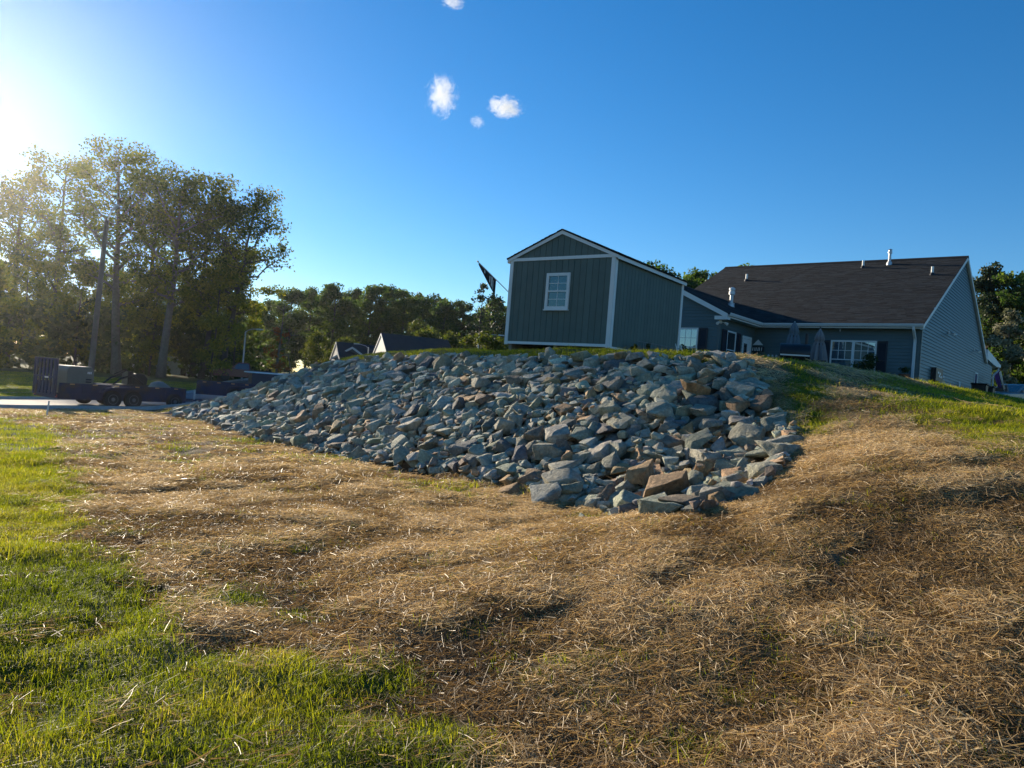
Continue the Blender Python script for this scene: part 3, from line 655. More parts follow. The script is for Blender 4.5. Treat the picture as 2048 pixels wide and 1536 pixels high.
def pile():
    r = np.random.default_rng(5); cs = .05; x0, y0, x1, y1 = -13.5, 6.6, 6.0, 29.2
    nx, ny = int((x1 - x0) / cs), int((y1 - y0) / cs)
    gx = x0 + (np.arange(nx) + .5) * cs; gy = y0 + (np.arange(ny) + .5) * cs
    GX, GY = np.meshgrid(gx, gy, indexing='ij'); D = polydist(GX, GY, RIPRAP); T = height(GX, GY) - .04 - .12 * np.clip(D * 2, 0, 1)
    Hm = T.copy(); cand = np.argwhere(D > .02)
    out = []
    sizes = []
    N = 4800
    for i in range(N):
        u = r.random(); sizes.append(.11 + .18 * u if u < .60 else .22 + .38 * r.random() ** 1.8)
    sizes = np.sort(np.array(sizes))[::-1]
    # big stones go down in the middle of the order too, so that some lie on top
    order = np.argsort(np.arange(N) + r.normal(0, N * .33, N)); sizes = sizes[order]
    def fit(k, s, Rm, cx, cy):
        pl = ROCKV[k][0]; Nn = pl[:, :3] @ Rm.T; d = pl[:, 3] * s
        h = s * .62; i0, i1 = int((cx - h - x0) / cs), int((cx + h - x0) / cs) + 1; j0, j1 = int((cy - h - y0) / cs), int((cy + h - y0) / cs) + 1
        i0, j0 = max(i0, 0), max(j0, 0); i1, j1 = min(i1, nx), min(j1, ny)
        if i1 - i0 < 2 or j1 - j0 < 2: return None
        X = GX[i0:i1, j0:j1] - cx; Y = GY[i0:i1, j0:j1] - cy
        A = d[:, None, None] - Nn[:, 0, None, None] * X - Nn[:, 1, None, None] * Y
        nz = Nn[:, 2]; dn = nz < -.02; upm = nz > .02; ve = ~(dn | upm)
        zl = (A[dn] / nz[dn][:, None, None]).max(0); zu = (A[upm] / nz[upm][:, None, None]).min(0)
        ok = zu > zl
        if ve.any(): ok &= (A[ve] > 0).all(0)
        return i0, i1, j0, j1, zl, zu, ok
    def put(k, s, Rm, cx, cy, sink=.03):
        f = fit(k, s, Rm, cx, cy)
        if f is None or f[6].sum() < 3: return None
        i0, i1, j0, j1, zl, zu, ok = f
        gap = (Hm[i0:i1, j0:j1] - zl)[ok]
        z = np.quantile(gap, .93) - sink * s / .3
        return z, f
    def commit(k, s, Rm, cx, cy, z, f):
        i0, i1, j0, j1, zl, zu, ok = f
        sub = Hm[i0:i1, j0:j1]; sub[ok] = np.maximum(sub[ok], (z + zu)[ok])
        out.append((k, s, Rm, cx, cy, z))
    def orient(x, y, flat=.24):
        e = .2; gxs = (gz(x + e, y) - gz(x - e, y)) / (2 * e); gys = (gz(x, y + e) - gz(x, y - e)) / (2 * e)
        nrm = np.array([-gxs, -gys, 1]); nrm /= np.linalg.norm(nrm)
        a = math.atan2(gys, gxs); tl = math.atan(math.hypot(gxs, gys)) * .8
        base_ = Matrix.Rotation(-tl, 3, Vector((-math.sin(a), math.cos(a), 0)))
        td = r.uniform(0, 2 * math.pi); ti = abs(r.normal(0, flat)) + (r.uniform(.3, .9) if r.random() < .14 else 0)
        M = base_ @ Matrix.Rotation(ti, 3, Vector((math.cos(td), math.sin(td), 0))) @ Matrix.Rotation(r.uniform(0, 6.28), 3, 'Z')
        return np.array(M)
    for s in sizes:
        best = None
        for _ in range(7):
            i, j = cand[r.integers(len(cand))]; cx, cy = gx[i], gy[j]
            if D[i, j] < s * .30: continue
            far = math.hypot(cx, cy)
            ss = s * (1.0 + .004 * (far - 10)) * (1.0 + .28 * max(0, 1 - max(0, far - 8) / 5))
            k = int(r.integers(0, 40)); Rm = orient(cx, cy); q = put(k, ss, Rm, cx, cy)
            if q is None: continue
            rel = q[0] - T[i, j]
            if best is None or rel < best[0]: best = (rel, k, ss, Rm, cx, cy, q)
        if best and best[0] < .5: commit(*best[1:6], *best[6])
    # stones that stand out in the photograph: x, y, size, colour
    for (px, py, s, c, fl_) in HERO:
        k = int(r.integers(0, 40)); Rm = orient(px, py, .2); s *= 1.2; q = put(k, s, Rm, px, py, .10)
        if q: commit(k, s, Rm, px, py, *q); out[-1] = out[-1] + (c, fl_)
    return out
# front and edge stones that one would point at: x, y, length, colour index, label
HERO = [(1.68, 7.45, .52, 1, 'large square grey green stone at the lowest front corner of the rock slope'),
        (1.30, 8.05, .42, 2, 'pale grey stone just left of the lowest front corner stone'),
        (1.02, 8.75, .46, 0, 'blue grey stone second left of the lowest front corner, on the straw edge'),
        (2.20, 7.60, .36, 0, 'grey stone right of the lowest front corner stone'),
        (1.85, 8.10, .44, 1, 'broad grey green stone sitting right behind the lowest corner stone'),
        (.55, 10.2, .50, 0, 'long flat topped stone on the lower front edge right of the tan stone'),
        (.10, 10.85, .50, 5, 'tan orange stone on the lower front edge of the rock slope'),
        (-.25, 11.35, .48, 0, 'upright grey stone left of the tan stone on the front edge'),
        (1.35, 9.7, .42, 4, 'brown stone wedged above the front edge near the lowest corner'),
        (.45, 11.1, .36, 5, 'small orange stone lying behind the tan stone on the front edge'),
        (2.75, 8.9, .40, 5, 'orange brown stone near the right edge of the rock slope'),
        (3.3, 9.1, .46, 2, 'big rounded pale stone on the right edge beside the straw'),
        (4.0, 14.7, .62, 2, 'big pale boulder at the top edge below the blue wing window'),
        (4.65, 14.5, .46, 5, 'tan pointed stone at the top right corner of the rock slope'),
        (4.55, 13.2, .5, 1, 'broad grey stone at the upper right edge beside the grass'),
        (1.55, 17.2, .62, 0, 'pointed dark boulder at the top edge below the shed window')]
ROCKS = pile()
def screen(P):
    P = np.atleast_2d(P); X, Y, Z = P[:, 0], P[:, 1], P[:, 2] - EYE
    return np.stack([X / Y, Z / Y], 1)
# a stone counts by the size it shows: nearer and bigger first, buried ones last
top = {}
info = []
for i, t_ in enumerate(ROCKS):
    k, s, Rm, cx, cy, z = t_[:6]; V = ROCKV[k][1] @ Rm.T * s + np.array([cx, cy, z])
    info.append((V.mean(0), V[:, 2].max(), s))
C_ = np.array([a[0] for a in info]); TOPZ = np.array([a[1] for a in info]); SZ = np.array([a[2] for a in info])
expo = np.zeros(len(ROCKS))
for i in range(len(ROCKS)):
    d = np.hypot(C_[:, 0] - C_[i, 0], C_[:, 1] - C_[i, 1]); nb = (d < .28) & (d > 0)
    over = (TOPZ[nb] > TOPZ[i] + .04).mean() if nb.any() else 0
    dc = np.linalg.norm(C_[i] - np.array([0, 0, EYE])); expo[i] = SZ[i] / dc * (1 - .75 * over) + (9 if len(ROCKS[i]) > 6 else 0)
single = set(np.argsort(-expo)[:300].tolist())
pr_ = np.random.default_rng(3)
def pick_col(i, x, y):
    n = float(fbm(np.array(x), np.array(y), 1.6, 2))
    wts = np.array([p[2] for p in PAL]); wts[4] *= 1 + 5 * max(0, n - .55) * 4; wts[5] *= 1 + (2.6 if y < 11.5 and x > -1 else .3)
    return int(pr_.choice(len(PAL), p=wts / wts.sum()))
ZONES_X = [(-.30, 'at the trailer end'), (-.25, 'below the dead tree'), (-.21, 'below the gabled house'), (-.165, 'below the white far gable'), (-.12, 'below the dark forest'), (-.08, 'below the small far gable'), (-.045, 'below the bare pine'), (-.01, 'below the flag'), (.03, 'below the shed corner'), (.065, 'below the shed window'), (.10, 'below the shed front'), (.135, 'below the corner board'), (.17, 'below the shed side'), (.20, 'below the wire rack'), (.23, 'below the wing window'), (.26, 'below the patio door'), (.30, 'below the black grill'), (9, 'by the right hand grass')]
def zone(P):
    p, q = pq(P[0], P[1]); u = P[0] / P[1]
    zx = next(z for lim, z in ZONES_X if u < lim)
    zy = ['at the foot of', 'low on', 'a third up', 'halfway up', 'two thirds up', 'high on', 'at the rim of'][int(np.clip(q / .85, 0, 6))]
    return zy, zx
used = {}
bigV, bigF, bigC, off = [], [], [], 0
SH = ['flat', 'blocky', 'angular', 'wedge shaped']
for i, t_ in enumerate(ROCKS):
    k, s, Rm, cx, cy, z = t_[:6]
    ci = t_[6] if len(t_) > 6 else pick_col(i, cx, cy)
    base_c = np.array(PAL[ci][1]) * pr_.uniform(.8, 1.2) * (1 + pr_.normal(0, .035, 3))
    if i in single:
        o = bpy.data.objects.new('rock', ROCKM[k]); link(o)
        o.matrix_world = Matrix.Translation((cx, cy, z)) @ Matrix(Rm.tolist()).to_4x4() @ Matrix.Diagonal((s, s, s, 1))
        o.color = (*base_c, 1)
        if len(t_) > 6: lab = t_[7]
        else:
            zy, zx = zone((cx, cy)); shp = SH[int(ROCKV[k][0].shape[0] + k) % 4]; big = ['small ', '', 'large ', 'huge '][int(np.digitize(s, (.33, .41, .50)))]
            lab = f'{big}{PAL[ci][0]} {shp} stone {zy} the slope {zx}'.replace('right hand grass', 'right grass').replace('wedge shaped', 'wedge')
            used.setdefault(lab, []).append((cx / cy, o))
        tag(o, lab, 'rock', 'stones of the rock slope')
    else:
        V = ROCKV[k][3] @ Rm.T * s + np.array([cx, cy, z]); bigV.append(V); bigF.append(ROCKV[k][4] + off); off += len(V)
        bigC.append(np.repeat(base_c[None], len(V), 0))
for lab, lst in used.items():
    if len(lst) > 1:       # last resort: the place among its few look-alikes
        lst.sort(key=lambda a: a[0]); nm = {2: ('left-hand', 'right-hand'), 3: ('leftmost', 'middle', 'rightmost'), 4: ('leftmost', 'inner-left', 'inner-right', 'rightmost')}.get(len(lst))
        if nm:
            for w_, (u_, o_) in zip(nm, lst): o_['label'] = w_ + ' ' + lab
me = np_mesh('riprap', np.concatenate(bigV), np.concatenate(bigF), M_rock2, smooth=True); me.set_sharp_from_angle(angle=R(24))
a = me.color_attributes.new('col', 'FLOAT_COLOR', 'POINT'); cc = np.concatenate(bigC); a.data.foreach_set('color', np.concatenate([cc, np.ones((len(cc), 1))], 1).astype(np.float32).ravel())
o = bpy.data.objects.new('riprap', me); link(o); tag(o, 'many smaller broken grey stones filling the rock slope between the larger ones', 'rocks', kind='stuff')

# ------------------------------------------------------------------ ground cover (straw, grass) : one object each, pieces spread over the soil
def scatter(name, label, cat, m, variants, P, rot, scl, vi, itone):
    """variants: list of (V, F(quads), tone per face); P etc: per clump arrays"""
    V, Fq, T, G = [], [], [], []; off = 0
    for g, (v, f, t) in enumerate(variants):
        V.append(v); Fq.append(f + off); T.append(t); G.append(np.full(len(f), g)); off += len(v)
    V = np.concatenate(V); Fq = np.concatenate(Fq); T = np.concatenate(T); G = np.concatenate(G)
    allV = np.concatenate([V, P]); n0, n1 = len(V), len(P)
    me = np_mesh(name, allV, Fq, m, tone=T)
    def attr(nm, ty, dom, arr, key='value'):
        a = me.attributes.new(nm, ty, dom); a.data.foreach_set(key, arr.ravel())
    attr('grp', 'INT', 'FACE', G.astype(np.int32))
    attr('ispt', 'BOOLEAN', 'POINT', np.concatenate([np.zeros(n0, bool), np.ones(n1, bool)]))
    z = lambda k: np.zeros((n0,) + k)
    attr('rot', 'FLOAT_VECTOR', 'POINT', np.concatenate([z((3,)), rot]).astype(np.float32), 'vector')
    attr('scl', 'FLOAT', 'POINT', np.concatenate([z(()), scl]).astype(np.float32))
    attr('vi', 'INT', 'POINT', np.concatenate([z(()), vi]).astype(np.int32))
    attr('itone', 'FLOAT', 'POINT', np.concatenate([z(()), itone]).astype(np.float32))
    o = bpy.data.objects.new(name, me); link(o); tag(o, label, cat, kind='stuff')
    g = bpy.data.node_groups.new(name + '_spread', 'GeometryNodeTree')
    g.interface.new_socket('Geometry', in_out='INPUT', socket_type='NodeSocketGeometry'); g.interface.new_socket('Geometry', in_out='OUTPUT', socket_type='NodeSocketGeometry')
    N, L = g.nodes.new, g.links.new
    gi, go = N('NodeGroupInput'), N('NodeGroupOutput')
    def named(nm, ty):
        n = N('GeometryNodeInputNamedAttribute'); n.data_type = ty; n.inputs['Name'].default_value = nm; return n.outputs['Attribute']
    sep = N('GeometryNodeSeparateGeometry'); sep.domain = 'POINT'; L(gi.outputs[0], sep.inputs[0]); L(named('ispt', 'BOOLEAN'), sep.inputs[1])
    mp = N('GeometryNodeMeshToPoints'); L(sep.outputs[0], mp.inputs[0])
    sp = N('GeometryNodeSplitToInstances'); sp.domain = 'FACE'; L(sep.outputs[1], sp.inputs[0]); L(named('grp', 'INT'), sp.inputs['Group ID'])
    ip = N('GeometryNodeInstanceOnPoints'); L(mp.outputs[0], ip.inputs['Points']); L(sp.outputs[0], ip.inputs['Instance']); ip.inputs['Pick Instance'].default_value = True
    L(named('vi', 'INT'), ip.inputs['Instance Index'])
    er = N('FunctionNodeEulerToRotation'); L(named('rot', 'FLOAT_VECTOR'), er.inputs[0]); L(er.outputs[0], ip.inputs['Rotation'])
    L(named('scl', 'FLOAT'), ip.inputs['Scale']); L(ip.outputs[0], go.inputs[0])
    md = o.modifiers.new('spread', 'NODES'); md.node_group = g
    return o
def strips(n, r, rad, l0, l1, w0, w1, rise, tip, curve, seg=2, hfun=None, lie=True):
    """n thin bent blades or straws; lie: strewn flat, else growing up from the soil"""
    a = r.uniform(0, 2 * np.pi, n); rr_ = rad * np.sqrt(r.random(n)); bx, by = rr_ * np.cos(a), rr_ * np.sin(a)
    L_ = r.uniform(l0, l1, n); W = r.uniform(w0, w1, n); yaw = r.uniform(0, 2 * np.pi, n)
    V = np.zeros((n, (seg + 1) * 2, 3))
    if lie:
        pit = r.normal(0, rise, n); pit = np.where(r.random(n) < .1, np.abs(pit) + r.uniform(.1, .6, n), pit); bz = r.uniform(-.005, hfun, n)
        d = np.stack([np.cos(yaw) * np.cos(pit), np.sin(yaw) * np.cos(pit), np.sin(pit)], 1); roll = r.uniform(-1.3, 1.3, n)
    else:
        pit = np.pi / 2 - np.abs(r.normal(0, rise, n)); bz = np.full(n, -.005)
        d = np.stack([np.cos(yaw) * np.cos(pit), np.sin(yaw) * np.cos(pit), np.sin(pit)], 1); roll = r.uniform(-.4, .4, n)
    side0 = np.stack([-np.sin(yaw), np.cos(yaw), np.zeros(n)], 1); nrm = np.cross(d, side0)
    side = side0 * np.cos(roll)[:, None] + nrm * np.sin(roll)[:, None]
    bend = r.normal(0, curve, n)[:, None] * (side0 if lie else 0) + (np.array([0, 0, -1.0]) * np.abs(r.normal(0, curve * .5 if lie else curve, n))[:, None]) + (0 if lie else 1) * np.stack([np.cos(yaw), np.sin(yaw), np.zeros(n)], 1) * np.abs(r.normal(0, curve, n))[:, None]
    for k in range(seg + 1):
        t = k / seg; off = (t - (.5 if lie else 0)) * L_[:, None]
        c = np.stack([bx, by, bz], 1) + d * off + bend * L_[:, None] * t * t
        ww = W * ((1 - (1 - tip) * t))
        V[:, 2 * k] = c - side * ww[:, None] / 2; V[:, 2 * k + 1] = c + side * ww[:, None] / 2
    F0 = np.array([[2 * k, 2 * k + 1, 2 * k + 3, 2 * k + 2] for k in range(seg)])
    Fq = (F0[None] + (np.arange(n) * (seg + 1) * 2)[:, None, None]).reshape(-1, 4)
    return V.reshape(-1, 3), Fq, np.repeat(r.random(n), seg)
def normal_euler(X, Y, yaw):
    e = .25; gx_ = (height(X + e, Y) - height(X - e, Y)) / (2 * e); gy_ = (height(X, Y + e) - height(X, Y - e)) / (2 * e)
    # euler XYZ with the clump's own yaw applied first: solved per clump from its matrix
    out = np.zeros((len(X), 3))
    for i in range(len(X)):
        nrm = Vector((-gx_[i], -gy_[i], 1)).normalized(); q = Vector((0, 0, 1)).rotation_difference(nrm)
        out[i] = (q.to_matrix() @ Matrix.Rotation(yaw[i], 3, 'Z')).to_euler()
    return out
gr = np.random.default_rng(21)
def sample_view(n, ymin, ymax, pw):
    """points on the ground the camera can see, denser near by"""
    u = gr.random(n); Y = (ymin ** pw + u * (ymax ** pw - ymin ** pw)) ** (1 / pw)
    X = (gr.random(n) * 2 - 1) * (Y * .88 + 2.2)
    return X, Y
SPREAD_EXTRA = 1.0
def cover(n, ymin, ymax, pw):
    X, Y = sample_view(n, ymin, ymax, pw); D = polydist(X, Y, RIPRAP)
    keep = (D < .02 + .24 * gr.random(n) ** 2) & ~on_road(X, Y)
    u = X - 10.07; v = Y - 30.6; lx = u * math.cos(HBE) - v * math.sin(HBE); ly = u * math.sin(HBE) + v * math.cos(HBE)
    keep &= ~((lx > -5.3) & (lx < 6.0) & (ly > -3.3) & (ly < 20) & ~((lx > -.4) & (ly < .3)))
    u = X - 2.5244; v = Y - 20; lx = u * math.cos(SHA) - v * math.sin(SHA); ly = u * math.sin(SHA) + v * math.cos(SHA)
    keep &= ~((lx > -SW - .05) & (lx < .05) & (ly > -.02) & (ly < SL))
    return X[keep], Y[keep]
STRAW = plant_mat('dry straw', [(0, (.09, .055, .026)), (.35, (.29, .185, .078)), (.7, (.51, .355, .165)), (1, (.74, .58, .34))], .36, True, .5, .30)
GRASS = plant_mat('green grass', [(0, (.075, .105, .014)), (.45, (.20, .235, .025)), (.8, (.36, .34, .042)), (1, (.48, .39, .10))], .64, True, .5, .3)
sv = [strips(85, gr, .17, .05, .15, .0022, .0042, .16, .8, .10, 2, .022) for _ in range(4)] + [strips(60, gr, .34, .10, .24, .005, .008, .18, .8, .12, 2, .03) for _ in range(3)] + [strips(5, gr, .25, .16, .34, .003, .0045, .22, .7, .10, 3, .05)]
gv = [strips(46, gr, .10, .024, .060, .003, .0058, .75, .15, .4, 2, 0, False) for _ in range(4)] + [strips(46, gr, .26, .042, .095, .008, .013, .55, .2, .3, 2, 0, False) for _ in range(3)] + [strips(34, gr, .12, .07, .15, .003, .006, .45, .1, .35, 3, 0, False) for _ in range(2)]
# straw
X1, Y1 = cover(int(23000), 1.5, 12.5, 1.55); X2, Y2 = cover(10500, 10.5, 40, 1.4)
X3, Y3 = cover(800, 2.9, 14, 1.6)
def streak(X, Y): return fbm((.95 * X - .32 * Y) * 1.0, (.32 * X + .95 * Y) * .22, .55, 3)      # raked rows running up the bank
def straw_keep(X, Y): return (gr.random(len(X)) < .25 + sm((fbm(X, Y, .42, 2) * .6 + streak(X, Y) * .4 - .31) * 7)) & (gr.random(len(X)) > green_w(X, Y) * .97 + .15 * sm(polydist(X, Y, SOIL) / .2 + .4))
k1, k2, k3 = straw_keep(X1, Y1), straw_keep(X2, Y2), straw_keep(X3, Y3) & (green_w(X3, Y3) < .25)
X = np.concatenate([X1[k1], X2[k2], X3[k3]]); Y = np.concatenate([Y1[k1], Y2[k2], Y3[k3]])
VI = np.concatenate([gr.integers(0, 4, k1.sum()), gr.integers(4, 7, k2.sum()), np.full(k3.sum(), 7)])
P = np.stack([X, Y, ground_z(X, Y) + gr.uniform(0, .018, len(X))], 1)
tn = np.clip(.5 + (fbm(X, Y, .4, 2) - .5) * 2.2 + (fbm(X + 9, Y, 2.5, 2) - .5) * .7 + (streak(X, Y) - .5) * 1.3 + gr.normal(0, .16, len(X)) - .35 * sm((polydist(X, Y, LAWN) + .5) / 1.0), 0, 1)
scatter('straw_mulch', 'dry brown straw and cut hay strewn over the soil in front of the rock slope', 'straw', STRAW, sv, P, normal_euler(X, Y, gr.uniform(0, 6.28, len(X))), gr.uniform(.75, 1.3, len(X)), VI, tn)
# grass
X1, Y1 = cover(64000, 1.5, 13, 1.5); X2, Y2 = cover(38000, 10, 62, 1.25); X3, Y3 = cover(9000, 1.7, 20, 1.5)
g1 = green_w(X1, Y1); g2 = green_w(X2, Y2); g3 = green_w(X3, Y3)
pa1 = sm((fbm(X1, Y1, .8, 3) - .42) * 5); pa2 = sm((fbm(X2, Y2, 1.4, 3) - .42) * 5)
k1 = gr.random(len(X1)) < g1 * 1.0 + .02 + .11 * pa1; k2 = gr.random(len(X2)) < g2 + .03 + .20 * pa2; k3 = (gr.random(len(X3)) < (g3 - .3) * .8 * (fbm(X3, Y3, .5, 2) > .52))
X = np.concatenate([X1[k1], X2[k2], X3[k3]]); Y = np.concatenate([Y1[k1], Y2[k2], Y3[k3]])
VI = np.concatenate([gr.integers(0, 4, k1.sum()), gr.integers(4, 7, k2.sum()), gr.integers(7, 9, k3.sum())])
ol = inpoly(X, Y, OLIVE)
soilk = gr.random(len(X)) > .40 * sm(polydist(X, Y, SOIL) / .15 + .6)
tn = np.clip(.40 + (fbm(X, Y, .6, 2) - .5) * 1.0 + (fbm(X + 5, Y + 3, 3.0, 2) - .5) * .7 + .12 + gr.normal(0, .2, len(X)) + np.where(ol, .25, 0), 0, 1)
P = np.stack([X, Y, ground_z(X, Y)], 1)[soilk]
scatter('lawn_grass', 'short patchy green grass growing through the straw and over the banks', 'grass', GRASS, gv, P, normal_euler(X[soilk], Y[soilk], gr.uniform(0, 6.28, soilk.sum())), gr.uniform(.7, 1.35, soilk.sum()), VI[soilk], tn[soilk])

# ------------------------------------------------------------------ trees
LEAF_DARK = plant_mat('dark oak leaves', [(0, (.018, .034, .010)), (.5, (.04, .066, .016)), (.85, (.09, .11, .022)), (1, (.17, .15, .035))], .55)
LEAF_OAK = plant_mat('sunlit oak leaves', [(0, (.035, .055, .012)), (.5, (.085, .105, .020)), (.85, (.17, .175, .03)), (1, (.24, .20, .045))], .66)  # lighter, warmer copy of the oak leaves, backlight put into the colour
LEAF_FOREST = plant_mat('forest leaves', [(0, (.028, .060, .014)), (.5, (.070, .115, .022)), (1, (.16, .19, .035))], .55)
LEAF_BACKLIT = plant_mat('backlit yellow green leaves', [(0, (.06, .09, .012)), (.5, (.14, .16, .02)), (1, (.28, .25, .04))], .6)  # sun shining through the understorey is put into this yellow
LEAF_RUST = plant_mat('dead orange leaves', [(0, (.16, .05, .015)), (.6, (.34, .12, .04)), (1, (.42, .20, .07))], .4)
LEAF_PINE = plant_mat('pine needles', [(0, (.018, .03, .014)), (.6, (.035, .055, .022)), (1, (.07, .085, .03))], .3)
LEAF_PALE = plant_mat('pale sunlit leaves', [(0, (.06, .07, .03)), (.5, (.17, .17, .10)), (1, (.40, .37, .27))], .4)  # sunlight on the leaves painted in as a pale colour
def leaf_cloud(r, centers, radii, n, size, flat=.8, tone_sd=.18):
    """leaf sized folded faces gathered in clumps round the twig ends"""
    c = np.asarray(centers, float); rad = np.asarray(radii, float); w_ = rad ** 2.2; w_ = w_ / w_.sum()
    k = r.choice(len(c), n, p=w_)
    d = r.normal(size=(n, 3)); d /= np.linalg.norm(d, axis=1)[:, None]
    p = c[k] + d * (rad[k] * r.random(n) ** .45)[:, None] * np.array([1, 1, flat])
    L_ = size * r.uniform(.6, 1.35, n); a = r.normal(size=(n, 3)); a /= np.linalg.norm(a, axis=1)[:, None]
    b = np.cross(a, r.normal(size=(n, 3))); b /= np.linalg.norm(b, axis=1)[:, None]
    nn = np.cross(a, b)
    V = np.zeros((n, 4, 3)); V[:, 0] = p - a * L_[:, None] * .5; V[:, 1] = p + b * L_[:, None] * .32 + nn * L_[:, None] * .10; V[:, 2] = p + a * L_[:, None] * .5; V[:, 3] = p - b * L_[:, None] * .32 + nn * L_[:, None] * .10
    ct = r.normal(.48, .14, len(c)); tone = np.clip(ct[k] + r.normal(0, tone_sd, n), 0, 1)
    return V.reshape(-1, 3), np.arange(n * 4).reshape(n, 4), tone
def tree_parts(seed, H, tr, crown0, cw, nl, leafs, size, bark, leafm, lean=(0, 0), top_pow=.7, clump=(.7, 1.35), fork=False, gap=0.0, drop=0.0, subs=5, conif=False):
    """returns (trunk mesh, crown mesh): tapered trunk, limbs with twigs, leaf clumps at their ends"""
    r = np.random.default_rng(seed); tb = MB()
    def wander(a, b, n, amp):
        a, b = np.array(a, float), np.array(b, float); t = np.linspace(0, 1, n)[:, None]; off = np.cumsum(r.normal(0, amp, (n, 3)), 0); off -= t * off[-1]; return a + (b - a) * t + off
    topp = (lean[0], lean[1], H * (.97 if not fork else .9)); tp = wander((0, 0, -.4), topp, 9, .05 * H / 15)
    rad = [tr * (1.25 if i == 0 else 1) * (1 - .86 * (i / 8) ** 1.1) for i in range(9)]
    tb.tube(tp, rad, 8)
    at = lambda z: np.array([np.interp(z, tp[:, 2], tp[:, j]) for j in (0, 1)] + [z])
    C, Rr = [], []
    for i in range(nl):
        f = (i + r.random()) / nl; z0 = H * (crown0 + (1 - crown0) * .92 * f); az = i * 2.4 + r.normal(0, .5)
        g = (z0 / H - crown0) / (1 - crown0)
        prof = (1 - g) ** .8 * 1.0 + .08 if conif else (min(1, .45 + g * 1.3) if g < .4 else max(.22, (1 - (g - .4) / .6) ** top_pow))
        ln = cw * prof * r.uniform(.7, 1.1); rise = (r.uniform(-.15, .1) if conif else r.uniform(.25, .8) * (1.2 - .5 * (1 - g))) * ln - drop * ln
        p0 = at(z0 - .02); p1 = p0 + np.array([math.cos(az) * ln, math.sin(az) * ln, rise]); pth = wander(p0, p1, 5, .05 * ln)
        rl = max(.02, tr * .42 * (1 - .75 * g)); tb.tube(pth, [rl * (1 - .8 * k / 4) for k in range(5)], 5)
        for s in range(subs):
            q = .35 + .65 * (s + r.random()) / subs; pb = pth[min(4, int(q * 4))] * (1 - (q * 4 - int(q * 4))) + pth[min(4, int(q * 4) + 1)] * (q * 4 - int(q * 4))
            dv = r.normal(size=3); dv[2] = abs(dv[2]) * .7 + .05; dv /= np.linalg.norm(dv); l2 = ln * r.uniform(.22, .5) * (.7 if conif else 1); pe = pb + dv * l2
            tb.tube([pb, (pb + pe) / 2 + r.normal(0, .04 * l2, 3), pe], [rl * .38, rl * .26, rl * .12], 4)
            if r.random() > gap: C.append(pe); Rr.append(r.uniform(*clump))
            if r.random() > gap + .3: C.append((pb + pe) / 2); Rr.append(r.uniform(*clump) * .7)
        if r.random() > gap: C.append(p1); Rr.append(r.uniform(*clump))
    if not conif: C.append(np.array(topp)); Rr.append(clump[1])
    me = bpy.data.meshes.new('trunk'); me.from_pydata([tuple(v) for v in tb.v], [], tb.f); me.polygons.foreach_set('use_smooth', np.ones(len(me.polygons), bool)); me.materials.append(bark)
    if leafs:
        V, Fq, T = leaf_cloud(r, C, Rr, leafs, size)
        if drop: V[:, 2] -= 0
        cm = np_mesh('crown', V, Fq, leafm, tone=T)
    else: cm = None
    return me, cm
def place_tree(parts, name, label, x, y, cat='tree', group=None, rz=0, s=1.0, z=None):
    t = thing(name, label, cat, (x, y, (gz(x, y) if z is None else z) - .05), rz, group)
    t.scale = (s, s, s)
    link(bpy.data.objects.new('trunk', parts[0]), t)
    if parts[1] is not None: link(bpy.data.objects.new('crown', parts[1]), t)
    return t
def px(u, Y):           # ground point that stands Y metres ahead below photo column u (2048 wide), at eye level
    cr, sr = math.cos(ROLL), math.sin(ROLL); return (u - 1024) / (F * cr) * Y * 1.0
def z_at(u, v, Y):
    du, dv = u - 1024., v - 768.; cr, sr = math.cos(ROLL), math.sin(ROLL); w2 = -du * sr + dv * cr; return EYE + (-w2 / F + math.sin(PITCH)) * Y
G1 = 'tall oaks of the grove across the road'
grove = [  # column of the trunk at eye level, distance, row of the top, trunk radius, crown from, crown width, leaves, gap, lean, label
    (-95, 118, 470, .30, .30, 4.2, 11000, .2, (0, 0), 'lower leafy oak cut off by the left edge of the grove'),
    (15, 112, 356, .30, .34, 4.4, 13000, .20, (.4, 0), 'airy oak left of the ramp gate at the grove edge'),
    (100, 104, 306, .30, .40, 4.6, 14500, .22, (.3, 0), 'airy oak standing behind the blue ramp gate'),
    (236, 70, 300, .40, .42, 4.6, 15000, .24, (-1.2, 0), 'thick trunked oak behind the grey housing on the trailer'),
    (282, 80, 312, .28, .42, 4.2, 13000, .26, (.6, 0), 'slimmer oak between the two thick trunks of the grove'),
    (324, 68, 350, .38, .46, 4.0, 12000, .32, (.5, 0), 'thick trunked oak with thin see-through crown in mid grove'),
    (385, 75, 342, .28, .44, 3.9, 12500, .32, (.6, 0), 'thin crowned oak behind the front end of the trailer'),
    (404, 71, 384, .26, .42, 4.0, 9600, .22, (1.4, 0), 'dense dark oak leaning right near the grove end'),
    (440, 69, 376, .28, .44, 3.9, 9800, .24, (1.9, 0), 'dark leaning oak at the right hand end of the grove')]
for i, (u, Y, v, tr, c0, cw, n, gp, ln, lab) in enumerate(grove):
    x = px(u, Y); H = z_at(u + 30, v, Y) - gz(x, Y) - .6
    pt = tree_parts(100 + i, H, tr * Y / 62, c0 - .10, cw * Y / 62, 22, int(n * .62), .27 * Y / 70, M_bark2 if i in (3, 5) else M_bark, LEAF_OAK, (ln[0] * 1.15, 0), .5, (.7 * Y / 70, 1.5 * Y / 70), gap=gp, subs=6)
    place_tree(pt, 'oak_tree', lab, x, Y, group=G1)
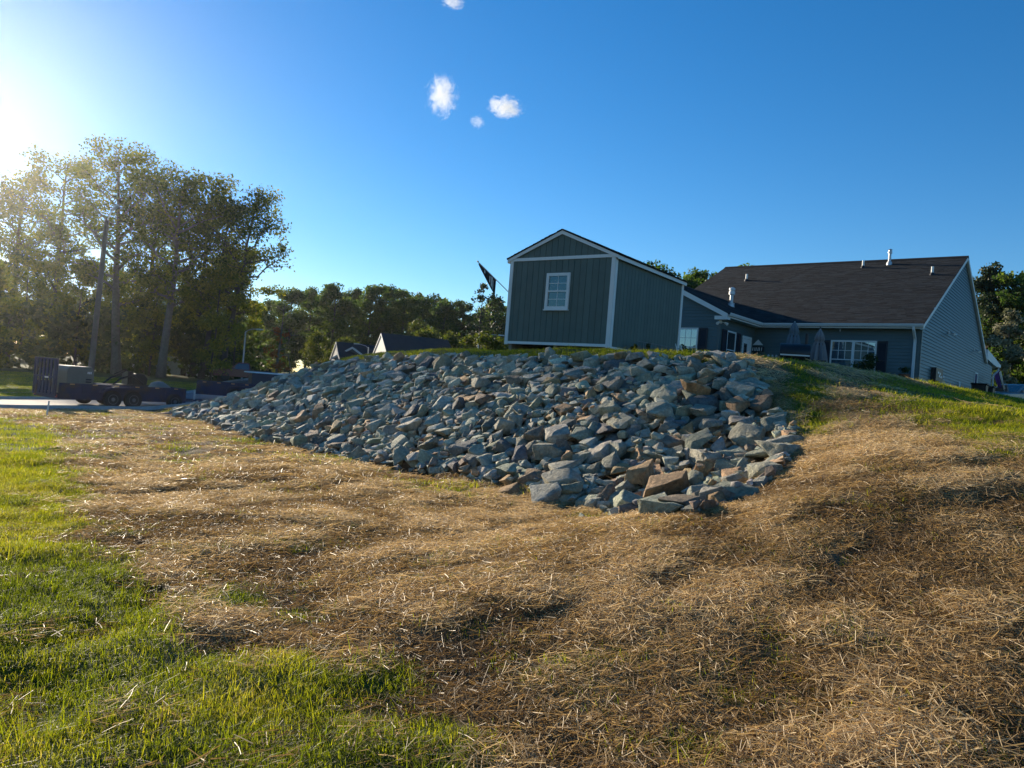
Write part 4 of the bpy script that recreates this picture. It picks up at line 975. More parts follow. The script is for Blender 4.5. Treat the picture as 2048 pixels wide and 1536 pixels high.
# leafy saplings and scrub under the grove
under = [(-30, 44, 4.6, 'bushy yellow green sapling at the left edge under the oaks'), (40, 58, 6.8, 'tall yellow green understorey tree left of the ramp gate'), (95, 62, 7.0, 'yellow green understorey tree deep behind the ramp gate'),
         (150, 52, 5.6, 'bright yellow green sapling above the grey housing'), (215, 60, 6.2, 'olive sapling between the wooden pole and a thick oak'), (300, 50, 5.2, 'bright sapling left of the second thick oak trunk'),
         (372, 54, 4.8, 'backlit yellow sapling right of the second thick oak trunk'), (425, 47, 5.6, 'yellow green hanging foliage tree by the leaning oaks'), (468, 52, 6.6, 'backlit golden tree at the right end of the grove'), (5, 66, 7.4, 'dark understorey tree deep in the left of the grove'), (255, 68, 7.0, 'dark understorey tree deep in the middle of the grove'), (345, 66, 6.5, 'dark understorey tree behind the second thick trunk')]
for i, (u, Y, H, lab) in enumerate(under):
    Y *= 1.42; H *= 2.0
    pt = tree_parts(200 + i, H, .10, .08, H * .26, 14, 5600, .28, M_bark, LEAF_BACKLIT if i < 9 else LEAF_DARK, (.2, 0), .6, (.5, 1.0), gap=.05, subs=4)
    place_tree(pt, 'sapling', lab, px(u, Y), Y, group='saplings and scrub under the oaks')
# forest edge behind the far houses
FT = [tree_parts(300 + k, 15, .24, .08, 3.4, 20, 10500, .38, M_bark, LEAF_FOREST, (.3, 0), .5, (.7, 1.35), gap=.14, subs=5) for k in range(5)]
LEAF_MID = plant_mat('olive green leaves', [(0, (.03, .05, .010)), (.5, (.075, .10, .016)), (1, (.19, .18, .035))], .5)
GT = [tree_parts(320 + k, 9, .14, .06, 2.8, 12, 4300, .36, M_bark, LEAF_MID, (.2, 0), .6, (.8, 1.4), gap=.08, subs=4) for k in range(3)]
far = [(470, 92, 596, 'dark forest tree just right of the grove'), (512, 100, 598, 'dark forest tree behind the street lamp'), (548, 104, 600, 'dark tree behind the bare dead trunk'), (585, 96, 572, 'forest tree right of the dead tree, thin topped'), (622, 102, 570, 'forest tree left of the broad round crown'), (672, 94, 562, 'tall round crowned tree above the small gabled house'),
       (708, 104, 574, 'dark tree right of the tall round crown'), (742, 98, 568, 'forest tree above the white far gable'), (778, 104, 566, 'forest tree with bare twigs at its top'), (812, 96, 578, 'round dark tree right of the white far gable'), (848, 104, 590, 'dark tree left of the gap in the forest edge'), (890, 100, 596, 'loose light crowned tree right of the gap'), (926, 106, 600, 'loose yellowish tree left of the bare pine'),
       (992, 98, 592, 'spiky tree between bare pine and shed'), (1030, 104, 602, 'forest tree half hidden by the shed')]
for i, (u, Y, v, lab) in enumerate(far):
    Y *= 1.38; x = px(u - 12, Y); g = gz(x, Y); h_ = z_at(u, v, Y) - g; s = h_ / 15.6
    t = place_tree(FT[i % 5], 'forest_tree', lab, x, Y, group='forest edge behind the far houses', rz=i * 1.7, s=s)
    wd = 1.15 if i % 2 else .95; t.scale = (s * wd, s * wd, s)
low = [(640, 88, 655, 'lit yellow green tree left of the small gabled house'), (845, 104, 636, 'yellow green low tree behind the white far gable'), (862, 90, 648, 'golden low tree below the gap in the forest edge'), (905, 92, 655, 'golden low tree behind the tiny white gable'), (985, 62, 655, 'yellow shrub beside the left edge of the shed'), (955, 88, 660, 'low yellow green tree behind the street lamp arm'), (1005, 66, 668, 'yellow bush partly behind the shed'),
       (560, 92, 672, 'dark low tree behind the dead tree'), (700, 98, 668, 'low dark tree behind the gabled house roof')]
for i, (u, Y, v, lab) in enumerate(low):
    x = px(u - 8, Y); g = gz(x, Y); s = (z_at(u, v, Y) - g) / 9.4 * .92
    t = place_tree(GT[i % 3], 'low_tree', lab, x, Y, group='lower trees in front of the forest', rz=i * 2.1, s=s)
    t.scale = (s * (1.0 + .35 * (i % 3)), s * 1.1, s)
# second rank of the forest, seen only through the gaps of the first: one mass
bv, bf, bt, off = [], [], [], 0
r = np.random.default_rng(77)
for k in range(46):
    Y = r.uniform(152, 172); x = px(-150 + 1230 * (k + r.random()) / 46, Y); g = gz(x, Y); H = r.uniform(11, 16)
    n = 26; c = np.stack([x + r.normal(0, 2.2, n), Y + r.normal(0, 2.2, n), g + r.uniform(.05, .95, n) * H], 1)
    V, Fq, T = leaf_cloud(r, c, r.uniform(1.0, 2.0, n), 2300, .75); bv.append(V); bf.append(Fq + off); bt.append(T); off += len(V)
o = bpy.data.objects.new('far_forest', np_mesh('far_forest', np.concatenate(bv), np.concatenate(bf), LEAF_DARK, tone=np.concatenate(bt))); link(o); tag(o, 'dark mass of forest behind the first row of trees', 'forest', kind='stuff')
# bare pine left of the flag, dead tree with orange leaves
pb = tree_parts(401, 16, .20, .45, 3.4, 17, 900, .42, M_bark, LEAF_PINE, (.2, 0), .8, (.3, .6), gap=.35, subs=5)
x = px(950, 86); s = (z_at(962, 562, 86) - gz(x, 86)) / 16.2
place_tree(pb, 'pine_tree', 'nearly bare tall pine standing against the sky left of the flag', x, 86, s=s)
dt = tree_parts(402, 11, .20, .35, 3.2, 9, 0, .3, M_bark2, LEAF_RUST, (.4, 0), .8, (.3, .6), subs=3)
x = px(553, 60); g = gz(x, 60); ds = (z_at(562, 590, 60) - g) / 11.5; zl, zm, zh = [(z_at(556, v, 60) - g) / ds for v in (738, 692, 648)]; t = place_tree(dt, 'dead_tree', 'bare dead tree with orange leaves round its foot', x, 60, s=(z_at(562, 590, 60) - g) / 11.5)
r = np.random.default_rng(9); n = 22
V, Fq, T = leaf_cloud(r, np.stack([r.normal(0, .55, n), r.normal(0, .5, n), np.concatenate([r.uniform(zl, zm, 15), r.uniform(zm, zh, 7)])], 1), r.uniform(.2, .6, n), 900, .26)
link(bpy.data.objects.new('orange_leaves', np_mesh('orange_leaves', V, Fq, LEAF_RUST, tone=T)), t)
MB().tube([(1.5, .3, -.2), (1.55, .3, 3.2), (1.2, .25, 4.4), (.7, .1, 4.6)], [.09, .08, .06, .03], 6).build('broken_limb', M_bark2, t)
# trees behind the house and on the right
back = [(1300, 62, 516, FT[0], 'dark tree top showing over the shed roof edge'), (1392, 64, 548, FT[1], 'dark tree between the shed and the main roof'), (1420, 70, 540, FT[2], 'small tree top touching the main roof ridge end'), (1500, 72, 524, FT[3], 'tree tip just above the main roof ridge')]
for i, (u, Y, v, pt, lab) in enumerate(back):
    x = px(u - 20, Y); g = gz(x, Y); s = (z_at(u, v, Y) - g) / 15.6; place_tree(pt, 'tree', lab, x, Y, group='tree tops behind the house', rz=i, s=s)
rp = tree_parts(411, 15, .22, .30, 3.0, 18, 9000, .34, M_bark, LEAF_PINE, (.2, 0), .9, (.5, 1.0), gap=.15, subs=5)
for i, (u, Y, v, pt, lab) in enumerate(((1985, 60, 520, rp, 'dark pine with tufted top right of the gable'), (2040, 58, 545, FT[4], 'brownish dense tree at the right edge of the picture'), (2100, 62, 520, FT[1], 'dense tree cut off by the right picture edge'), (2012, 66, 600, GT[0], 'lower olive tree behind the two poles'), (2070, 70, 560, FT[3], 'dark tree deep behind the parked car'))):
    x = px(u - 24, Y); g = gz(x, Y); s = (z_at(u, v, Y) - g) / (9.4 if pt is GT[0] else 15.4); place_tree(pt, 'tree', lab, x, Y, group='trees right of the house', rz=i * 1.3 + .4, s=s)
pp = tree_parts(412, 8, .12, .3, 1.6, 9, 2600, .26, M_bark, LEAF_PALE, (.1, 0), .7, (.3, .7), gap=.2, subs=4)
x = px(2002, 55); place_tree(pp, 'tree', 'thin tree with pale leaves catching light right of the gable', x, 55, s=(z_at(2025, 612, 55) - gz(x, 55)) / 8.4)
r = np.random.default_rng(78); n = 90
c = np.stack([px(r.uniform(1935, 2260, n), 68), r.uniform(66, 74, n), 0 * r.random(n)], 1); c[:, 2] = height(c[:, 0], c[:, 1]) + r.uniform(0, 6, n)
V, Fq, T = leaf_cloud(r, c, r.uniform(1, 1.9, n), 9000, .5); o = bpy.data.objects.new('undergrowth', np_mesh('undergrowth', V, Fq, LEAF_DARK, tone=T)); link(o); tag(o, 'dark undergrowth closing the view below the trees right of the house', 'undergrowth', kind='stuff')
c = np.stack([px(r.uniform(-250, 470, 150), 74), r.uniform(70, 82, 150), 0 * r.random(150)], 1); c[:, 2] = height(c[:, 0], c[:, 1]) + r.uniform(0, 7, 150)
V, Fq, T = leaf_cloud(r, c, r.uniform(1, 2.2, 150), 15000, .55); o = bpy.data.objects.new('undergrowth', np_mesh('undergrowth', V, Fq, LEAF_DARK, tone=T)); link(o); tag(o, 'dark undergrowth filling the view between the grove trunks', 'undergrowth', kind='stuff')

# ------------------------------------------------------------------ trailer by the kerb, with its load
TRX, TRY, TRA = -18.55, 29.6, R(55)
def wheel(parent, x, y, r, wd, rimm=M_rim, spokes=0):
    w_ = MB().lathe([(r * .62, -wd / 2 + .02), (r * .9, -wd / 2), (r, -wd / 2 + .035), (r, wd / 2 - .035), (r * .9, wd / 2), (r * .62, wd / 2 - .02)], 24, (x, y, r), axis='y').build('wheel', M_tyre, parent, smooth=35)
    MB().lathe([(r * .60, -wd / 2 + .03), (r * .55, -wd / 2 + .015), (r * .30, -wd / 2 + .06), (r * .16, -wd / 2 - .01), (.01, -wd / 2 - .02), (.01, wd / 2 - .03), (r * .60, wd / 2 - .03)], 20, (x, y, r), axis='y').build('rim', rimm, w_, smooth=35)
    return w_
def utility_trailer(name, label, loc, rz, L=5.3, W=2.0, side=.42, gate=1.36, tail=True):
    t = thing(name, label, 'trailer', loc, rz, None); dz = .52
    MB().box(0, L, -W / 2, W / 2, dz - .10, dz).build('deck', M_wood, t)
    for s in (-1, 1):
        b = MB(); y = s * (W / 2 + .03); b.box(0, L, y - .03, y + .03, dz - .22, dz + .02); b.box(0, L, y - .035, y + .035, dz + side - .07, dz + side)
        b.build('side_rail', M_blue, t); MB().box(.04, L - .04, y - .008, y + .008, dz + .02, dz + side - .07).build('side_panel', M_blue, t)
        n = 7
        for i in range(n): x = .03 + (L - .06) * i / (n - 1); MB().box(x - .03, x + .03, y - .045, y + .045, dz + .021, dz + side - .071).build('stake_post', M_blue, t)
        for i in range(n - 1):
            x = .03 + (L - .06) * (i + .5) / (n - 1); MB().box(x - .09, x + .09, y + s * .036, y + s * .042, dz + side - .06, dz + side - .015).build('reflector', M_amber, t)
        for x in (2.0, 2.86): wheel(t, x, s * (W / 2 + .20), .36, .22)
        b = MB(); pts = [(1.50, .62), (1.62, .80), (2.0, .88), (2.86, .88), (3.24, .80), (3.36, .62)]
        for (a0, h0), (a1, h1) in zip(pts[:-1], pts[1:]): b.add([(a0, s * (W / 2 + .06), h0), (a1, s * (W / 2 + .06), h1), (a1, s * (W / 2 + .36), h1), (a0, s * (W / 2 + .36), h0), (a0, s * (W / 2 + .36), h0 - .09), (a1, s * (W / 2 + .36), h1 - .09)], [(0, 1, 2, 3), (3, 2, 5, 4)])
        b.build('fender', M_blue, t)
        MB().box(-.06, -.035, s * (W / 2 - .06) - .06, s * (W / 2 - .06) + .06, dz - .16, dz - .06).build('tail_light', M_redlamp, t)
    MB().box(-.03, .03, -W / 2 - .06, W / 2 + .06, dz - .22, dz + .021).build('rear_frame', M_blue, t)
    MB().box(L - .03, L + .03, -W / 2 - .06, W / 2 + .06, dz - .22, dz + side).build('front_panel', M_blue, t)
    if gate:
        g = MB(); z0, z1 = dz - .12, dz + gate; x0 = -.10
        for y in (-W / 2 + .03, W / 2 - .03): g.box(x0 - .025, x0 + .025, y - .03, y + .03, z0, z1)
        for z in (z0 + .03, z1 - .03, z0 + (z1 - z0) * .5): g.box(x0 - .024, x0 + .024, -W / 2 + .06, W / 2 - .06, z - .03, z + .03)
        go = g.build('ramp_gate', M_blue, t)
        for i in range(6): y = -W / 2 + .06 + (W - .12) * (i + .5) / 6; MB().box(x0 - .02, x0 + .02, y - .085, y + .085, z0 + .061, z1 - .061).build('gate_slat', M_blue, go)
        MB().box(x0 - .04, x0 - .026, -.35, -.05, z0 + (z1 - z0) * .46, z0 + (z1 - z0) * .5).build('gate_plate', M_metal, go)
    b = MB(); b.tube([(L, -W / 2 + .1, dz - .14), (L + 1.3, 0, dz - .14)], .06, 4); b.tube([(L, W / 2 - .1, dz - .14), (L + 1.3, 0, dz - .14)], .06, 4); b.box(L + 1.2, L + 1.5, -.06, .06, dz - .2, dz - .08); b.build('tongue', M_blue, t)
    MB().tube([(L + 1.1, 0, .0), (L + 1.1, 0, dz + .35)], .04, 8).build('jack', M_metal, t)
    return t
trz = gz(TRX + 1.5, TRY + 2.5) + .04
tr1 = utility_trailer('utility_trailer', 'blue two axle utility trailer with raised ramp gate parked by the kerb', (TRX, TRY, trz), TRA)
wheel(tr1, 4.75, -1.13, .34, .2)
# grey engine housing on the trailer
def on_tr(x, y, z): 
    v = Matrix.Rotation(TRA, 3, 'Z') @ Vector((x, y, z)); return (TRX + v.x, TRY + v.y, trz + v.z)
g = thing('generator', 'grey box shaped generator housing with sloped lid standing on the trailer', 'generator', on_tr(.95, 0, .525), TRA)
g.scale = (.84, 1, 1.12)
MB().prism([(-.62, 0), (.62, 0), (.62, .70), (.50, .98), (-.52, .98), (-.62, .80)], 'y', -.65, .65).build('housing', M_tan, g, bevel=.025)
for x in (-.3, .1): MB().box(x - .13, x + .13, -.662, -.653, .15, .75).build('side_door', M_tan, g)
for k in range(4): MB().box(.24, .5, -.664, -.653, .22 + k * .09, .27 + k * .09).build('louvre', M_black, g)
for k in range(3): MB().box(.30 + k * .07, .34 + k * .07, -.664, -.653, .72, .80).build('label_mark', M_white, g)
MB().tube([(.2, .2, .98), (.2, .2, 1.08), (.28, .2, 1.12)], .035, 8).build('exhaust', M_black, g)
# small tracked machine with a raised boom
k_ = thing('tracked_loader', 'dark compact tracked digger with folded boom tied down on the trailer', 'loader', on_tr(3.25, 0, .525), TRA)
for s in (-1, 1):
    pts = [(-.75, .08), (-.62, 0), (.62, 0), (.75, .08), (.75, .28), (.62, .38), (-.62, .38), (-.75, .28)]
    MB().prism(pts, 'y', s * .52 - .14, s * .52 + .14).build('track', M_tyre, k_, bevel=.02)
    for x in (-.5, -.2, .1, .4): MB().lathe([(.11, -.15), (.11, .15)], 10, (x, s * .52, .13), axis='y').build('roller', M_black, k_)
MB().box(-.55, .6, -.37, .37, .18, .45).build('chassis', M_black, k_, bevel=.02)
MB().prism([(.0, .45), (.62, .45), (.66, .75), (.50, .92), (.08, .95)], 'y', -.36, .36).build('engine_cover', M_black, k_, bevel=.03)
for s in (-1, 1): MB().tube([(.42, s * .42, .5), (-.05, s * .42, .86), (-.55, s * .42, .70), (-1.0, s * .42, .32)], [.05, .05, .045, .04], 6).build('boom_arm', M_black, k_)
MB().prism([(-1.35, .02), (-.98, .02), (-.98, .42), (-1.06, .42)], 'y', -.6, .6).build('bucket', M_black, k_)
b = MB(); b.tube([(.2, -.1, .9), (-.2, -.12, 1.05), (-.6, -.1, .8)], .025, 6); b.tube([(.2, .1, .9), (-.15, .1, 1.1), (-.6, .12, .85)], .025, 6); b.build('hydraulic_hose', M_tyre, k_)
MB().box(-.18, .0, -.25, .25, .45, 1.02).build('control_stand', M_black, k_)
ta = thing('tarpaulin', 'grey tarpaulin heap behind the digger at the front of the trailer', 'tarpaulin', on_tr(4.75, 0, .525), TRA)
r = np.random.default_rng(31); nx_, ny_ = 12, 14; V = []
for i in range(nx_):
    for j in range(ny_):
        u, v = i / (nx_ - 1) * 2 - 1, j / (ny_ - 1) * 2 - 1; e = max(0, 1 - u * u) * max(0, 1 - v * v)
        V.append((u * .42, v * .75, .62 * e ** .4 * (1 - .35 * u) + r.normal(0, .015) * (e > 0)))
MB().add(V, [(i * ny_ + j, (i + 1) * ny_ + j, (i + 1) * ny_ + j + 1, i * ny_ + j + 1) for i in range(nx_ - 1) for j in range(ny_ - 1)]).build('tarpaulin_sheet', M_tan, ta, smooth=50)
# survey stake in the lawn
sx, sy = -14.6, 23.4; st = thing('marker_stake', 'thin white marker stake stuck in the lawn in front of the trailer', 'stake', (sx, sy, gz(sx, sy)), 0)
b = MB(); b.prism([(-.02, 0), (.02, 0), (.06, .48), (.02, .48)], 'y', -.012, .012); b.build('post', M_white, st)

# ------------------------------------------------------------------ second trailer, cars and truck further up the street
def road_pt(i, off): return RC[i] + RN[i] * off
def road_dir(i):
    d = RC[min(i + 1, len(RC) - 1)] - RC[max(i - 1, 0)]; return math.atan2(d[1], d[0])
x, y = px(398, 41) , 41.0
t2 = utility_trailer('utility_trailer', 'dark blue low trailer further up the street at the foot of the rocks', (x, y, gz(x, y) + .06), R(22), L=4.4, W=1.9, side=.5, gate=0)
def car(name, label, loc, rz, body, kind='sedan', L=4.6, W=1.82, H=1.45):
    t = thing(name, label, {'pickup': 'truck', 'van': 'van'}.get(kind, 'car'), loc, rz)
    r_ = .33 if kind != 'pickup' else .39; g = .24 if kind != 'pickup' else .42
    lo = {'sedan': [(-.5, .0), (-.5, .42), (-.47, .52), (-.30, .56), (.18, .56), (.46, .48), (.5, .34), (.5, .0)], 'suv': [(-.5, 0), (-.5, .50), (-.46, .62), (.20, .60), (.46, .52), (.5, .36), (.5, 0)],
          'pickup': [(-.5, 0), (-.5, .50), (.22, .52), (.46, .46), (.5, .34), (.5, 0)], 'van': [(-.5, 0), (-.5, .62), (.30, .58), (.47, .46), (.5, .30), (.5, 0)]}[kind]
    hi = {'sedan': [(-.36, .55), (-.20, 1.0), (.06, 1.0), (.25, .555)], 'suv': [(-.49, .60), (-.42, .98), (-.38, 1.0), (.05, 1.0), (.24, .595)], 'pickup': [(-.08, .51), (-.06, .97), (-.02, 1.0), (.12, 1.0), (.24, .515)], 'van': [(-.5, .61), (-.49, .97), (-.46, 1.0), (.16, 1.0), (.33, .575)]}[kind]
    hb = H - g
    def sec(pts, ws): return [(a * L, g + b_ * hb) for a, b_ in pts]
    b = MB(); b.prism(sec(lo, 1), 'y', -W / 2, W / 2); bo = b.build('body', body, t, bevel=.05, smooth=40)
    # cabin tapers inwards
    p = sec(hi, 1); n = len(p); b = MB(); wi = lambda z: W / 2 - .03 - .20 * max(0, (z - p[0][1]) / (H - p[0][1]))
    v = [(a, -wi(z), z) for a, z in p] + [(a, wi(z), z) for a, z in p]
    b.add(v, [tuple(range(n))[::-1], tuple(range(n, 2 * n))] + [(i, (i + 1) % n, n + (i + 1) % n, n + i) for i in range(n)]); cb = b.build('cabin', body, t, bevel=.03, smooth=40)
    zc0, zc1 = p[0][1] + .04, H - .10
    def edge(z, side):
        q = p if side > 0 else p
        f = lambda A, B: A[0] + (B[0] - A[0]) * (z - A[1]) / (B[1] - A[1] + 1e-9)
        return (f(p[0], p[1]), f(p[-1], p[-2]))
    (a0, a1), (c0, c1) = edge(zc0, 1), edge(zc1, 1); n_w = 2 if kind != 'pickup' else 1
    for s in (-1, 1):
        for k in range(n_w):
            f0, f1 = k / n_w, (k + 1) / n_w; A = [(a0 + .10 + (a1 - a0 - .2) * f0 + .02, zc0), (a0 + .10 + (a1 - a0 - .2) * f1 - .02, zc0), (c0 + .08 + (c1 - c0 - .16) * f1 - .02, zc1), (c0 + .08 + (c1 - c0 - .16) * f0 + .02, zc1)]
            MB().add([(a, s * (wi(z) + .004), z) for a, z in A] + [(a, s * (wi(z) - .02), z) for a, z in A], [(0, 1, 2, 3), (0, 4, 5, 1), (1, 5, 6, 2), (2, 6, 7, 3), (3, 7, 4, 0)]).build('side_window', M_carglass, cb)
    for (A, B, nm, sg) in ((p[-1], p[-2], 'windscreen', 1), (p[0], p[1], 'rear_window', -1)):
        v = []
        for t_ in (.10, .86):
            a, z = A[0] + (B[0] - A[0]) * t_ + sg * .006, A[1] + (B[1] - A[1]) * t_ + .004; v += [(a, -wi(z) + .08, z), (a, wi(z) - .08, z)]
        MB().add(v, [(0, 1, 3, 2)]).build(nm, M_carglass, cb)
    if kind == 'pickup':
        MB().box(-.48 * L, -.10 * L, -W / 2 + .10, W / 2 - .10, g + .52 * hb - .005, g + .52 * hb + .003).build('bed', M_dark, t)
    for s in (-1, 1):
        for x in (-.31, .31): wheel(t, x * L, s * (W / 2 - .09), r_, .21)
        MB().box(L / 2 - .06, L / 2 + .012, s * W * .36 - .18, s * W * .36 + .18, g + .30 * hb, g + .40 * hb).build('headlight', M_metal, t)
        MB().box(-L / 2 - .012, -L / 2 + .05, s * W * .40 - .12, s * W * .40 + .12, g + .32 * hb, g + .46 * hb).build('tail_light', M_redlamp, t)
        MB().box(.17 * L, .17 * L + .12, s * (W / 2 + .02), s * (W / 2 + .18), g + .60 * hb, g + .72 * hb).build('mirror', body, t)
    return t
def carpaint(name, c): 
    m = mat(name, c, .35, .05, 3, spec=.5); m.node_tree.nodes['Principled BSDF'].inputs['Coat Weight'].default_value = .5; return m
P_white, P_red, P_navy, P_grey, P_silver = carpaint('white car paint', (.7, .7, .7)), carpaint('dark red car paint', (.12, .02, .02)), carpaint('navy truck paint', (.012, .02, .05)), carpaint('dark grey car paint', (.04, .045, .05)), carpaint('silver car paint', (.22, .24, .25))
def ground_at(u, Y, dz=0.06): x = px(u, Y); return (x, Y, gz(x, Y) + dz)
car('parked_car', 'white car parked far up the street left of the street lamp', ground_at(468, 86), R(165), P_white)
car('parked_car', 'dark grey car parked nose to the grove up the street', ground_at(452, 78), R(20), P_grey, 'suv', H=1.7)
car('parked_truck', 'dark red pickup truck with an open bed on the street', ground_at(492, 68), R(200), P_red, 'pickup', L=5.4, H=1.75, W=1.95)
bt_ = thing('box_truck', 'dark blue box trailer with white top behind the rock slope', 'trailer', ground_at(541, 52), R(28))
bt_.scale = (.72, .8, .8)
MB().box(-1.8, 1.9, -1.0, 1.0, .55, 1.95).build('box_body', P_navy, bt_, bevel=.04); MB().prism([(-1.03, 1.951), (1.03, 1.951), (.9, 2.06), (-.9, 2.06)], 'x', -2.25, 1.93).build('roof', M_white, bt_, bevel=.03)
MB().box(-1.78, -1.74, -.9, .9, .62, 1.9).build('rear_door', P_navy, bt_)
for s in (-1, 1):
    for x in (-.5, .35): wheel(bt_, x, s * .95, .34, .22)
MB().box(-1.9, 1.95, -.85, .85, .42, .548).build('chassis', M_black, bt_); MB().tube([(1.9, 0, .48), (3.0, 0, .48)], .06, 4).build('tongue', M_black, bt_)
car('parked_car', 'silver car half hidden by the grassy hill at the far right', (28.6, 42.0, gz(28.6, 42) + .05), R(200), P_silver, 'suv', L=4.7, H=1.6)
sb = thing('concrete_slab', 'pale sloping concrete slab beside the dead tree', 'slab', ground_at(585, 60), R(40)); MB().prism([(-1.2, -.1), (1.4, -.1), (1.4, .25), (-1.2, 1.05)], 'y', -.8, .8).build('slab_body', M_concrete, sb)

# ------------------------------------------------------------------ poles and street lamps
def pole(name, label, cat, u, Y, top, m, r0=.13, r1=.10, lean=0.0):
    x = px(u, Y); g_ = gz(x, Y); t = thing(name, label, cat, (x, Y, g_), 0); H = top - g_
    MB().tube([(0, 0, -.3), (lean * .5, 0, H * .5), (lean, 0, H)], [r0, (r0 + r1) / 2, r1], 10).build('post', m, t, smooth=60); return t, H
t, H = pole('light_pole', 'tall wooden pole with a lamp arm standing in front of the grove', 'street lamp', 184, 46, z_at(213, 440, 46), M_pole, .19, .13, .25)
MB().tube([(.2, 0, H - .35), (.45, -.1, H + .3), (.72, -.2, H + .72)], .035, 6).build('lamp_arm', M_metal, t); MB().prism([(.62, H + .66), (.98, H + .98), (1.04, H + .9), (.72, H + .6)], 'y', -.33, -.08).build('lamp_head', M_metal, t)
def street_lamp(label, u, Y, v, arm, base_v=None):
    t, H = pole('street_lamp', label, 'street lamp', u, Y, z_at(u, v, Y), M_metal, .085, .06)
    MB().tube([(0, 0, H - .15), (.18 * arm, 0, H + .10), (.6 * arm, 0, H + .26), (arm, 0, H + .28)], .035, 6).build('lamp_arm', M_metal, t); MB().prism([(arm - .1, H + .20), (arm + .55, H + .23), (arm + .50, H + .33), (arm - .05, H + .34)], 'y', -.11, .11).build('lamp_head', M_metal, t); return t
street_lamp('slim grey street lamp with short arm at the edge of the dark forest', 486, 70, 662, 1.1)
street_lamp('street lamp with long arm between the bare pine and the shed', 951, 74, 672, 2.0)
street_lamp('small street lamp over the roof of the gabled house', 733, 84, 694, -1.6)
t, H = pole('utility_pole', 'tall pale utility pole right of the house gable', 'pole', 1973, 60, z_at(1985, 612, 60), M_pole, .17, .12)
MB().lathe([(.16, 0), (.20, .05), (.20, .45), (.10, .52)], 10, (0, -.25, H - 1.0)).build('transformer', M_gutter, t)
t, H = pole('utility_pole', 'thinner grey pole just right of the pale utility pole', 'pole', 1979, 63, z_at(1990, 622, 63), M_bark2, .11, .08)

# ------------------------------------------------------------------ far houses
M_farroof = mat('far roof shingle', (.03, .034, .038), .9, .2, 2, .2, 60)
M_fargrey = mat('far grey siding', (.30, .32, .35), .6, .08, 2)
def far_house(label, u, Y, v_ridge, W, D, wall, rz, pitch=.75, wins=True, front_gable=False, base=None):
    x = px(u, Y); zr = z_at(u, v_ridge, Y); g_ = gz(x, Y); Hh = zr - g_; eave = Hh - pitch * W / 2
    t = thing('far_house', label, 'house', (x, Y, g_), rz, 'houses across the valley')
    MB().prism([(-W / 2, -1), (W / 2, -1), (W / 2, eave), (0, Hh - .05), (-W / 2, eave)], 'y', -D / 2, D / 2).build('wall', wall, t)
    for s in (-1, 1):
        MB().prism([(0, Hh), (s * (W / 2 + .35), eave - .35 * pitch), (s * (W / 2 + .35), eave - .35 * pitch - .15), (0, Hh - .17)], 'y', -D / 2 - .06, D / 2 + .3).build('roof', M_farroof, t)
        MB().prism([(0, Hh + .003), (s * (W / 2 + .36), eave - .36 * pitch + .003), (s * (W / 2 + .36), eave - .36 * pitch - .22), (0, Hh - .24)], 'y', -D / 2 - .085, -D / 2 - .065).build('rake_board', M_white, t)
    if wins:
        for xx in ((-W * .22, W * .22) if W > 5 else (0,)):
            w_ = MB().box(xx - .5, xx + .5, -D / 2 - .05, -D / 2 - .01, eave - 1.9, eave - .5).build('window', M_white, t); MB().box(xx - .4, xx + .4, -D / 2 - .07, -D / 2 - .051, eave - 1.8, eave - .6).build('pane', M_glassd, w_)
    return t
fh = far_house('small grey gabled house with a white trimmed porch beyond the rocks', 722, 90, 688, 7.0, 6.5, M_fargrey, R(-64), .8, wins=False)
Hp = z_at(705, 694, 90) - fh.location.z
b = MB()
pg = thing('porch_house', 'dark low house with white gable rafters beside the grey gabled house', 'house', (px(702, 88), 88, gz(px(702, 88), 88)), R(-4), 'houses across the valley')
MB().prism([(-2.0, -1), (2.0, -1), (2.0, Hp - 1.35), (0, Hp - .12), (-2.0, Hp - 1.35)], 'y', 0, 5).build('wall', mat('far slate siding', (.07, .085, .10), .7, .1, 2), pg)
for s in (-1, 1):
    MB().prism([(0, Hp + .02), (s * 2.4, Hp - 1.46), (s * 2.4, Hp - 1.68), (0, Hp - .2)], 'y', -.35, -.12).build('rake_board', M_white, pg); MB().prism([(0, Hp), (s * 2.4, Hp - 1.48), (s * 2.4, Hp - 1.62), (0, Hp - .14)], 'y', -.118, 5.2).build('roof', M_farroof, pg)
    MB().box(s * .55 - .42, s * .55 + .42, -.04, -.005, Hp - 2.3, Hp - 1.45).build('window', M_white, pg)
far_house('house with bright white sunlit gable and long dark roof', 822, 84, 672, 9.0, 7.5, M_pink, R(-67), .66, wins=False)
far_house('house showing only a tiny white gable over the grass rim', 968, 96, 689, 8, 11, M_pink, R(-68), .75, wins=False)
far_house('pale blue house glimpsed between the grove trunks', 345, 96, 655, 9, 8, M_fargrey, R(25), .6)
far_house('white low house behind the parked cars', 425, 82, 700, 5, 7, M_white, R(-30), .55)

